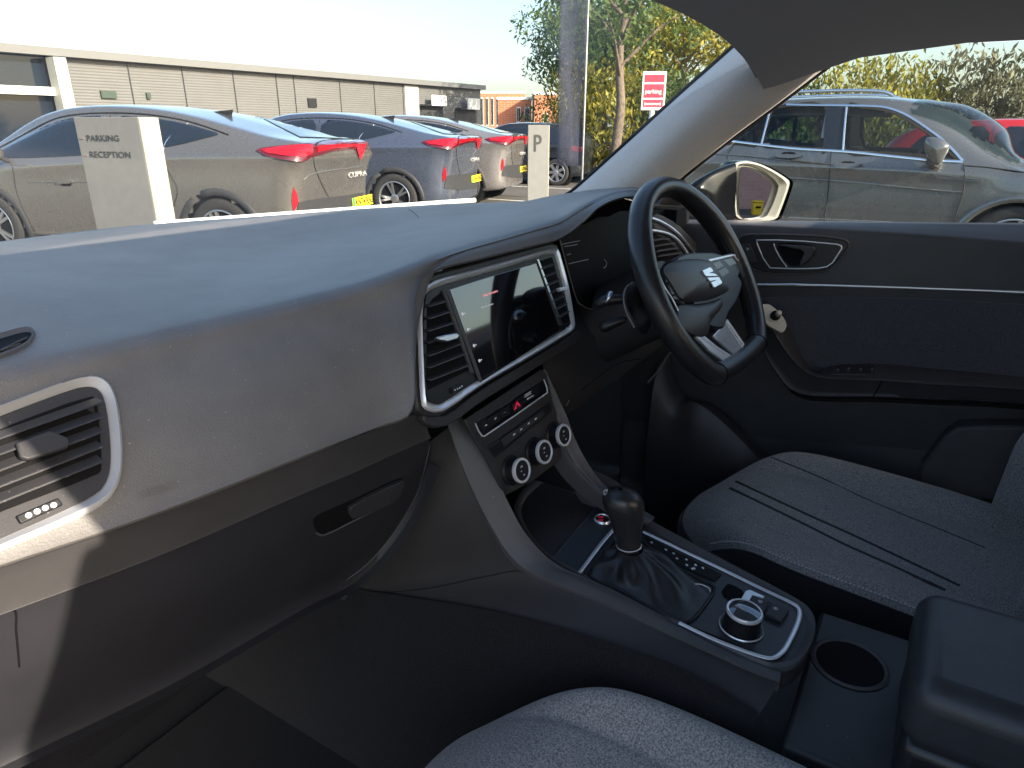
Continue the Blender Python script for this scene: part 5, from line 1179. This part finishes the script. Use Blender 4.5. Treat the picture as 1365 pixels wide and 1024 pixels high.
for s_, p0, p1, h_ in (('PARKING', (116,188), (148,186), .040), ('RECEPTION', (120,209.5), (161,208), .040)):
    A_p, B_p = sP.hit(*p0)[0], sP.hit(*p1)[0]; B_p.z = A_p.z; wd = (B_p-A_p).length
    cu_w = {'PARKING': 4.35, 'RECEPTION': 5.55}[s_]*h_
    text('lettering', s_, nf, A_p, B_p, h_, inkm, tt, thick=.001, off=.001, bold=.0005, sx=wd/cu_w)
for px, py in ((109,184.5),(114,207)):
    p = sP.hit(px, py)[0]; x = (b-a).normalized(); obj('arrow_mark', MB().prism([p-x*.022-V((0,0,.002)), p+x*.022-V((0,0,.002)), p+x*.022+V((0,0,.002)), p-x*.022+V((0,0,.002))], nf*.003), mat('faded_red', (.45,.25,.22), .6), tt, smooth=0)
a, b = gxy(704,168,7.2), gxy(731,168,7.2); nf = V(((b-a).y, -(b-a).x, 0)).normalized(); nf = nf if nf.dot(CAM-a) > 0 else -nf
pt = totem('parking_post', 'narrow weathered grey post marked with a letter P', a, b, b-nf*.10, 1.385, 'sign', 0)
sP = Plane(a+nf*.002, nf); A_p, B_p = sP.hit(710.5,202)[0], sP.hit(722,202)[0]; B_p.z = A_p.z
text('lettering', 'P', nf, A_p, B_p, .175, inkm, pt, thick=.003, off=.001, bold=.001, sx=.75)
rl = thing('hoop_rail', 'low white metal rail standing between the dashboard and the parked coupe SUVs', 'rail', (3.9,4.9,0))
whm = mat('white_gloss', (.72,.72,.68), .4, noise=.05, nscale=10)
ra, rb = at(205,299,z=.80), at(633,267,z=.80); fc = rb-ra
obj('top_rail', MB().tube([ra, rb], .019, 12, nrm=V((0,0,1))), whm, rl, smooth=60)
for k in range(4):
    p = ra.lerp(rb, k/3)+V((0,0,-.024)); obj('rail_post', MB().tube([p, V((p.x,p.y,0))], .013, 12), whm, rl, smooth=60)
rs = thing('red_notice', 'red and white parking notice on a white post beyond the windscreen pillar', 'sign', tuple(gxy(874,147,12)))
a, b = at_d(854,147,12), at_d(885,147,12); b.z = a.z; x = (b-a).normalized(); nf = V((x.y,-x.x,0)); nf = nf if nf.dot(CAM-a) > 0 else -nf; z0 = a.z; W_ = (b-a).length
def rect(a, x, x0, x1, z0, z1): return [a+x*x0+V((0,0,z0)), a+x*x1+V((0,0,z0)), a+x*x1+V((0,0,z1)), a+x*x0+V((0,0,z1))]
bd_ = obj('board', MB().prism(rect(a, x, 0, W_, 0, .62), nf*.02), whm, rs, bevel=.006, smooth=0)
redm = mat('sign_red', (.60,.02,.05), .5)
for z_a, z_b in ((.05,.17),(.20,.42),(.45,.57)):
    r_ = obj('red_band', MB().prism([p+nf*.021 for p in rect(a, x, .03, W_-.03, z_a, z_b)], nf*.003), redm, bd_, smooth=0)
for s_, z_, h_, sx_ in (('(customers)', .085, .045, .95), ('parking', .27, .07, 1.0)):
    A_p = a+x*.05+V((0,0,z_))+nf*.022; text('lettering', s_, nf, A_p, A_p+x, h_, whm, bd_, thick=.002, off=.003, bold=.001, sx=sx_)
pc_ = (a+b)/2-nf*.03; obj('sign_post', MB().tube([V((pc_.x,pc_.y,0)), V((pc_.x,pc_.y,z0+.6))], .045, 12), whm, rs, smooth=60)
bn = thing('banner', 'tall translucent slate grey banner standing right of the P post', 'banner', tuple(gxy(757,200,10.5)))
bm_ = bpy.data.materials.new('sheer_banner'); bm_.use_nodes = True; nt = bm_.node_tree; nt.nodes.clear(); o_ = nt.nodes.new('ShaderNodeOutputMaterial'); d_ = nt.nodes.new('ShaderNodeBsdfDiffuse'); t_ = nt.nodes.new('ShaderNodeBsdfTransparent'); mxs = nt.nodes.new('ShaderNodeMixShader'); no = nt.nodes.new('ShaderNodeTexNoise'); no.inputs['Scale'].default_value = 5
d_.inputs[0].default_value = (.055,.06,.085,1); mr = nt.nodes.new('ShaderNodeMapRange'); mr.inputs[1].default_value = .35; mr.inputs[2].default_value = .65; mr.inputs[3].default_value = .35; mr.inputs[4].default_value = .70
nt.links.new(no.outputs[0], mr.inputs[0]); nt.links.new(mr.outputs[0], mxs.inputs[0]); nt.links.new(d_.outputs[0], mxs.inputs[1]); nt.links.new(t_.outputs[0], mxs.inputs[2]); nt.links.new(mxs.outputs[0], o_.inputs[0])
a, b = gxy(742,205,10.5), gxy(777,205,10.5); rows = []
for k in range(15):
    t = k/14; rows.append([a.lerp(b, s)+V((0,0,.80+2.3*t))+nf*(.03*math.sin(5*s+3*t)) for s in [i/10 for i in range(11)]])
obj('cloth', MB().grid(rows), bm_, bn, smooth=80, solid=.004)  # translucent slate grey sheet, opacity varying at random
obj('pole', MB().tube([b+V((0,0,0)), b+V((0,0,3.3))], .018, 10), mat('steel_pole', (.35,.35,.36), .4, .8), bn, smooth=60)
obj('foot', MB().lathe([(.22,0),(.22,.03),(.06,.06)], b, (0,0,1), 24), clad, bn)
# ---------------------------------------------------------------- dealership building
YB = 26.0
def bx(x0, x1, z0, z1, y=YB, d=.2): return MB().box((x0, y-d, z0), (x1, y, z1))
cladm = mat('grey_cladding', (.135,.133,.128), .55, .1, noise=.05, nscale=1.2, det=6)
nt = cladm.node_tree; wv = nt.nodes.new('ShaderNodeTexWave'); wv.wave_type = 'BANDS'; wv.bands_direction = 'Z'; wv.inputs['Scale'].default_value = 3.2; tc = nt.nodes.new('ShaderNodeTexCoord'); nt.links.new(tc.outputs['Object'], wv.inputs['Vector']); bp = nt.nodes.new('ShaderNodeBump'); bp.inputs['Strength'].default_value = .5; bp.inputs['Distance'].default_value = .02; nt.links.new(wv.outputs['Fac'], bp.inputs['Height']); nt.links.new(bp.outputs[0], nt.nodes['Principled BSDF'].inputs['Normal'])
def xat(px, y=YB): return at(px, 150, y=y).x
def zat(px, py, y=YB): return at(px, py, y=y).z
cladj = mat('cladding_joint_grey', (.10,.10,.097), .6)
bl = thing('showroom_building', 'long low grey clad car showroom with glazed left end behind the parked cars', 'building', (18,YB,0))
xL, xG, xR = -14., xat(96), xat(641)
obj('wall', MB().box((xG, YB, 0), (xR, YB+14, 3.55)), cladm, bl, smooth=0)
obj('roof_edge', MB().box((xL, YB-.35, 3.55), (xR+.1, YB+14, 3.80)), mat('roof_trim', (.16,.16,.155), .5), bl, smooth=0)
obj('glazed_wall', MB().box((xL, YB+.15, 0), (xG, YB+.25, 3.55)), cglass, bl, smooth=0)
obj('showroom_interior', MB().box((xL, YB+3, 0), (xG, YB+14, 3.5)), mat('interior_shade', (.10,.095,.085), .8, noise=.5, nscale=2), bl, smooth=0)
obj('white_band', MB().box((xL, YB-.25, 2.35), (xG-.3, YB+.14, 2.60)), whm, bl, smooth=0)
for k in range(9):
    x = xG-.5-k*2.2; obj('mullion', MB().box((x, YB+.02, 0), (x+.09, YB+.15, 3.5)), alloy_dk, bl, smooth=0)
obj('entrance_column', MB().box((xat(74), YB-.6, 0), (xat(90), YB-.1, 3.5)), mat('pale_render', (.50,.50,.44), .7, noise=.1, nscale=3), bl, smooth=0)
for px in (180,250,316,372,395,455,500,538): x = xat(px); obj('cladding_joint', MB().box((x, YB-.012, 0), (x+.05, YB-.001, 3.54)), alloy_dk, bl, smooth=0)
obj('wall_vent', MB().box((xat(411), YB-.08, zat(411,143)), (xat(422), YB-.001, zat(411,131))), alloy_dk, bl, smooth=0)
for x0, x1, y0, y1 in ((138,158,131,121),(198,203,132,124)): obj('sign_fragment', MB().box((xat(x0), YB-.10, zat(x0,y0)), (xat(x1), YB-.001, zat(x0,y1))), mat('dark_sign', (.04,.06,.045), .5), bl, smooth=0)
obj('pale_bay', MB().box((xat(540), YB-.06, 0), (xat(558), YB-.002, 3.5)), mat('pale_clad', (.42,.41,.38), .6), bl, smooth=0)
for x0, x1, sx0, sx1 in ((558,590,566,586),(606,634,614,630)):
    o_ = obj('service_door', MB().box((xat(x0), YB-.05, 0), (xat(x1), YB-.003, zat(x0, 141 if x0 < 600 else 146))), mat('shadow_opening', (.035,.035,.035), .7), bl, smooth=0)
    obj('canopy', MB().box((xat(x0), YB-.5, zat(x0, 141 if x0 < 600 else 146)), (xat(x1), YB-.05, zat(x0, 139 if x0 < 600 else 144))), alloy_dk, o_, smooth=0)
    obj('bay_sign', MB().box((xat(sx0), YB-.55, zat(sx0, 141 if x0 < 600 else 146)), (xat(sx1), YB-.51, zat(sx0, 127 if x0 < 600 else 131))), whm, bl, smooth=0)
# ---------------------------------------------------------------- brick houses
def brick(name, c1, c2, cm, sc):
    m = bpy.data.materials.new(name); m.use_nodes = True; nt = m.node_tree; b = nt.nodes['Principled BSDF']; b.inputs['Roughness'].default_value = .85
    tc = nt.nodes.new('ShaderNodeTexCoord'); mp = nt.nodes.new('ShaderNodeMapping'); mp.inputs['Rotation'].default_value = (PI/2,0,0)
    br = nt.nodes.new('ShaderNodeTexBrick'); br.inputs['Color1'].default_value = (*c1,1); br.inputs['Color2'].default_value = (*c2,1); br.inputs['Mortar'].default_value = (*cm,1); br.inputs['Scale'].default_value = sc; br.inputs['Mortar Size'].default_value = .012
    nt.links.new(tc.outputs['Object'], mp.inputs[0]); nt.links.new(mp.outputs[0], br.inputs[0]); nt.links.new(br.outputs[0], b.inputs['Base Color']); return m
brk = brick('orange_brick', (.52,.17,.075), (.42,.13,.06), (.45,.36,.28), 1.2)
rt = mat('slate_roof', (.16,.13,.12), .7, noise=.15, nscale=3); rt2 = mat('tile_roof', (.36,.20,.14), .75, noise=.2, nscale=3)
def house(label, px0, px1, D, ztop, dep, roofh, wins, roofm, gable=False):
    a, b = gxy(px0,170,D), gxy(px1,170,D); x = (b-a).normalized(); n = V((x.y,-x.x,0)); n = n if n.dot(CAM-a) > 0 else -n; W = (b-a).length
    t = thing('brick_house', label, 'house', tuple((a+b)/2), 0, 'brick houses beyond the car park')
    B = lambda x0, x1, z0, z1, d0, d1: MB().prism([a+x*x0+n*d0+V((0,0,z0)), a+x*x1+n*d0+V((0,0,z0)), a+x*x1+n*d1+V((0,0,z0)), a+x*x0+n*d1+V((0,0,z0))], V((0,0,z1-z0)))
    obj('wall', B(0, W, 0, ztop, 0, -dep), brk, t, smooth=0)
    e = .35
    if roofh:
        p = [a-x*e+n*e+V((0,0,ztop)), b+x*e+n*e+V((0,0,ztop)), b+x*e-n*(dep+e)+V((0,0,ztop)), a-x*e-n*(dep+e)+V((0,0,ztop)), a+x*(1 if not gable else -e)-n*dep/2+V((0,0,ztop+roofh)), b-x*(1 if not gable else -e)-n*dep/2+V((0,0,ztop+roofh))]
        r = obj('roof', MB().add(p, [(0,1,5,4),(2,3,4,5),(1,2,5),(3,0,4),(3,2,1,0)]), roofm, t, smooth=0)
        obj('chimney', B(W*.7, W*.7+.9, ztop+roofh*.4, ztop+roofh+.9, -dep*.45, -dep*.55), brk, r, smooth=0)
    else: r = obj('parapet', B(-.1, W+.1, ztop, ztop+.3, .1, -dep), whm, t, smooth=0)
    for (x0, x1, z0, z1) in wins:
        w_ = obj('window', B(x0*W, x1*W, z0, z1, .02, .10), whm, t, smooth=0)
        iw = (x1-x0)*W*.12; mid = (x0+x1)/2*W
        obj('pane', B(x0*W+iw, mid-iw*.3, z0+.15, z1-.15, .11, .13), cglass, w_, smooth=0); obj('pane', B(mid+iw*.3, x1*W-iw, z0+.15, z1-.15, .11, .13), cglass, w_, smooth=0)
    return t
house('orange brick house with two white windows in front of the terrace', 664, 708, 84, 4.5, 8, 0, [(.56,.68,1.9,3.7),(.80,.94,1.9,3.7)], rt)
house('flat fronted orange brick house with one white window beside the banner', 712, 742, 80, 4.9, 8, 0, [(.40,.62,1.2,2.9)], rt)
house('long brick terrace with tall white framed windows and slate roof', 640, 700, 110, 6.4, 9, 0, [(.02+.115*k,.075+.115*k,1.6,5.8) for k in range(8)], rt)
# ---------------------------------------------------------------- palisade fence
fn = thing('palisade_fence', 'pale galvanised palisade fence below the trees', 'fence', tuple(gxy(825,170,30)))
galv = mat('galvanised_steel', (.42,.44,.42), .5, .4)
a, b = gxy(776,170,32), gxy(905,170,26); x = (b-a).normalized(); n = V((x.y,-x.x,0)); W_ = (b-a).length; mb = MB(); k = 0
while k*.16 < W_:
    p = a+x*k*.16; mb.prism([p-x*.035, p+x*.035, p+x*.035+n*.01, p-x*.035+n*.01], [V((0,0,1.72)), V((0,0,1.72)), V((0,0,1.72)), V((0,0,1.72))]); mb.add([p-x*.035+V((0,0,1.72)), p+x*.035+V((0,0,1.72)), p+V((0,0,1.84))], [(0,1,2)]); k += 1
obj('pales', mb, galv, fn, smooth=0)
for z in (.35,1.45): obj('fence_rail', MB().prism([a-n*.05+V((0,0,z)), b-n*.05+V((0,0,z)), b-n*.01+V((0,0,z)), a-n*.01+V((0,0,z))], V((0,0,.06))), galv, fn, smooth=0)
# ---------------------------------------------------------------- trees and hedge
def leafmat(name, c1, c2, c3):
    m = bpy.data.materials.new(name); m.use_nodes = True; nt = m.node_tree; b = nt.nodes['Principled BSDF']; b.inputs['Roughness'].default_value = .6; b.inputs['Specular IOR Level'].default_value = .3
    tc = nt.nodes.new('ShaderNodeTexCoord'); n = nt.nodes.new('ShaderNodeTexNoise'); n.inputs['Scale'].default_value = 1.6; n.inputs['Detail'].default_value = 8; nt.links.new(tc.outputs['Object'], n.inputs['Vector'])
    cr_ = nt.nodes.new('ShaderNodeValToRGB'); e = cr_.color_ramp.elements; e[0].position = .32; e[0].color = (*c1,1); e[1].position = .68; e[1].color = (*c3,1); m_ = e.new(.5); m_.color = (*c2,1)
    nt.links.new(n.outputs['Fac'], cr_.inputs[0]); nt.links.new(cr_.outputs[0], b.inputs['Base Color'])
    tr = nt.nodes.new('ShaderNodeBsdfTranslucent'); nt.links.new(cr_.outputs[0], tr.inputs[0]); mx = nt.nodes.new('ShaderNodeMixShader'); mx.inputs[0].default_value = .35
    nt.links.new(b.outputs[0], mx.inputs[1]); nt.links.new(tr.outputs[0], mx.inputs[2]); nt.links.new(mx.outputs[0], nt.nodes['Material Output'].inputs[0]); return m
lf_a = leafmat('leaf_olive', (.03,.06,.012), (.075,.125,.03), (.16,.21,.055)); lf_y = leafmat('leaf_yellow_green', (.09,.10,.015), (.24,.22,.035), (.42,.36,.06)); lf_d = leafmat('leaf_dull', (.045,.05,.025), (.12,.115,.06), (.26,.24,.14))
bark = mat('bark', (.13,.10,.075), .9, noise=.35, nscale=9, det=6, bump=.8, bscale=25, bdist=.02)
npr = np.random.default_rng(5)
def leaves(clumps, n, size, droop=.4):
    """many small leaf quads scattered through ellipsoid clumps (centre, radii)"""
    V_ = []; F_ = []
    tot = sum(r[0]*r[1]*r[2] for _, r in clumps)
    for c, r in clumps:
        k = max(20, int(n*r[0]*r[1]*r[2]/tot)); d = npr.normal(size=(k,3)); d /= np.linalg.norm(d, axis=1)[:,None]
        rad = npr.uniform(.45, 1.06, k)**.7; lump = 1+.22*np.sin(d[:,0]*7+c[0])*np.cos(d[:,2]*6+c[1])
        p = np.array(c)+d*np.array(r)*(rad*lump)[:,None]
        a = npr.normal(size=(k,3)); a /= np.linalg.norm(a, axis=1)[:,None]; a[:,2] -= droop; b = np.cross(a, npr.normal(size=(k,3))); b /= np.linalg.norm(b, axis=1)[:,None]+1e-9
        s = size*npr.uniform(.6,1.4,k)[:,None]; q = np.stack([p-a*s, p+b*s*.45, p+a*s, p-b*s*.45], 1).reshape(-1,3)
        k0 = sum(len(x) for x in V_); V_.append(q); F_ += [(k0+4*i, k0+4*i+1, k0+4*i+2, k0+4*i+3) for i in range(k)]
    mb = MB(); mb.v = [V(p) for p in np.concatenate(V_)]; mb.f = F_; mb.m = [0]*len(F_); mb.keepn = 1; return mb
def tree(label, pos, H, tr, crown, n, leaf, lm, group='trees at the edge of the car park', name='tree', lean=0):
    t = thing(name, label, 'tree', pos, 0, group); P = V(pos)
    pts = [P+V((lean*k/6, .05*math.sin(k*1.7), H*.62*k/6)) for k in range(7)]
    tk = obj('trunk', MB().tube(catmull(pts, 3), [tr*(1.25-.6*k/18 if k > 1 else 1.5-.1*k) for k in range(19)], 12), bark, t, smooth=60)
    cl = []
    for k in range(9):
        a = k*2.4+rnd.random(); h = H*(.42+.05*k); p0 = P+V((lean*.7,0,h*.85)); R = crown*(.55+.3*rnd.random()); p1 = P+V((math.cos(a)*R, math.sin(a)*R, h+crown*.35))
        obj('limb', MB().tube([p0, p0.lerp(p1,.5)+V((0,0,.15)), p1], [tr*.42, tr*.28, tr*.1], 7), bark, tk, smooth=60)
        cl.append(((p1.x,p1.y,p1.z),(crown*.5,crown*.5,crown*.38)))
    cl.append(((P.x,P.y,H*.9),(crown*.6,crown*.6,crown*.45)))
    obj('crown', leaves(cl, n, leaf), lm, t, smooth=0)
    return t
tree('tree with a bare grey trunk standing by the pale blue hatchback', tuple(gxy(822,200,17)), 6.2, .115, 2.3, 5200, .075, lf_a)
for i, (px, D, H, cr_w, lab, lm) in enumerate(((760,38,7.5,2.6,'olive green tree behind the banner',lf_a),(800,34,6.6,2.4,'green tree behind the palisade fence, left of the bare trunk',lf_a),(850,33,6.8,2.4,'sunlit green tree behind the red and white notice',lf_a),(905,30,6.0,2.4,'yellow green tree rising behind the windscreen pillar',lf_y))):
    tree(lab, tuple(gxy(px,170,D)), H, .16, cr_w, 5200, .11, lm)
    sh = thing('shrub', ['olive shrub at the foot of the tree behind the banner','green shrub behind the palisade fence by the bare trunk','sunlit shrub behind the palisade fence under the red and white notice','yellow shrub behind the windscreen pillar'][i], 'shrub', tuple(gxy(px+8,170,D-1.5)), 0, 'shrubs behind the palisade fence'); P = gxy(px+8,170,D-1.5)
    obj('foliage', leaves([((P.x,P.y,1.2),(1.9,1.9,1.4)),((P.x+.8,P.y-1.2,1.0),(1.5,1.5,1.2)),((P.x-.6,P.y+1.4,1.6),(1.5,1.5,1.5))], 3600, .085), lm, sh, smooth=0)
    obj('stem', MB().tube([P, P+V((0,0,1.2))], .06, 7), bark, sh)
hedge_l = ['olive hedge shrub left of the SUV roof','green hedge shrub behind the rear of the SUV','green hedge shrub behind the SUV roof','yellow hedge shrub above the SUV windscreen','brown green hedge shrub behind the red car','dull hedge shrub at the right edge of the picture','dull hedge shrub beyond the right edge','dark hedge shrub farthest right']
for k in range(6):
    y = 8.2-k*2.2; x = 17.2+.5*math.sin(k*2.1); Hh = 2.5+.35*math.sin(k*1.9+1)
    sh = thing('hedge_shrub', hedge_l[k], 'shrub', (x,y,0), 0, 'hedge behind the opposite car')
    lm = [lf_y,lf_a,lf_a,lf_y,lf_d,lf_d,lf_d,lf_a][k]
    obj('foliage', leaves([((x,y,Hh*.5),(1.1,1.4,Hh*.55)),((x-.3,y+.7,Hh*.75),(.8,.9,Hh*.32)),((x-.2,y-.6,Hh*.45),(.9,1.0,Hh*.5)),((x-.35,y,Hh*.25),(.9,1.5,Hh*.3))], 7000, .062, droop=.8), lm, sh, smooth=0)
    obj('stem', MB().tube([V((x,y,0)), V((x,y,Hh*.7))], .07, 7), bark, sh)
# ---------------------------------------------------------------- what the door mirror sees: brick wall and a yellow bin
wbk = brick('pinkish_brick', (.50,.25,.20), (.44,.21,.165), (.42,.32,.28), 4.)
bw = thing('brick_wall', 'plain pinkish brick wall seen in the door mirror', 'wall', (5,-10.6,0))
obj('wall_face', MB().box((-4,-10.8,0),(18,-10.5,2.7)), wbk, bw, smooth=0); obj('wall_pier', MB().box((4.35,-10.5,0),(8.0,-10.3,2.8)), wbk, bw, smooth=0); obj('coping', MB().box((-4.1,-10.85,2.7),(18.1,-10.45,2.78)), stone, bw, smooth=0)
yb_ = thing('yellow_bin', 'small yellow grit bin reflected in the door mirror', 'bin', (3.62,-9.6,0)); ym_ = mat('yellow_plastic', (.85,.48,.02), .4)
obj('bin_body', MB().prism([V((3.55,-9.7,0)),V((3.69,-9.7,0)),V((3.69,-9.56,0)),V((3.55,-9.56,0))], [V((-.01,-.01,.20)),V((.01,-.01,.20)),V((.01,.01,.20)),V((-.01,.01,.20))]), ym_, yb_, bevel=.02); obj('bin_lid', MB().box((3.535,-9.715,.205),(3.705,-9.545,.235)), ym_, yb_, bevel=.02)
obj('bin_lip', MB().box((3.58,-9.56,.12),(3.66,-9.54,.15)), void, yb_)
# ================================================================= camera, light, world
cam = bpy.data.cameras.new('camera'); cam.sensor_width = 36; cam.lens = 24.0; cam.clip_start = .02; cam.clip_end = 2000
co = bpy.data.objects.new('camera', cam); COL.objects.link(co)
R = Matrix((( rr.x, UP.x, -FWD.x, 0),(rr.y, UP.y, -FWD.y, 0),(rr.z, UP.z, -FWD.z, 0),(0,0,0,1)))
co.matrix_world = Matrix.Translation(CAM) @ R
S.camera = co
SUN_AZ = math.radians(SUN_A); SUN_EL = math.radians(SUN_E)   # azimuth from +y (forward) clockwise
sd = V((math.sin(SUN_AZ)*math.cos(SUN_EL), math.cos(SUN_AZ)*math.cos(SUN_EL), math.sin(SUN_EL)))
sl_ = bpy.data.lights.new('sun', 'SUN'); sl_.energy = 4.8; sl_.angle = math.radians(.5); sl_.color = (1, .88, .72)
so_ = bpy.data.objects.new('sun', sl_); COL.objects.link(so_); so_.rotation_mode = 'QUATERNION'; so_.rotation_quaternion = sd.to_track_quat('Z', 'Y')
w = bpy.data.worlds.new('World'); S.world = w; w.use_nodes = True; nt = w.node_tree
sk = nt.nodes.new('ShaderNodeTexSky'); sk.sky_type = 'NISHITA'; sk.sun_disc = False; sk.sun_elevation = SUN_EL; sk.sun_rotation = SUN_AZ; sk.air_density = 1.0; sk.dust_density = 2.5; sk.ozone_density = 1.0
bg = nt.nodes['Background']; bg.inputs[1].default_value = .15; nt.links.new(sk.outputs[0], bg.inputs[0])
S.render.engine = 'CYCLES'
S.view_settings.view_transform = 'Standard'; S.view_settings.look = 'None'; S.view_settings.gamma = 1; S.view_settings.exposure = EXPO
S.cycles.max_bounces = 8; S.cycles.transparent_max_bounces = 24
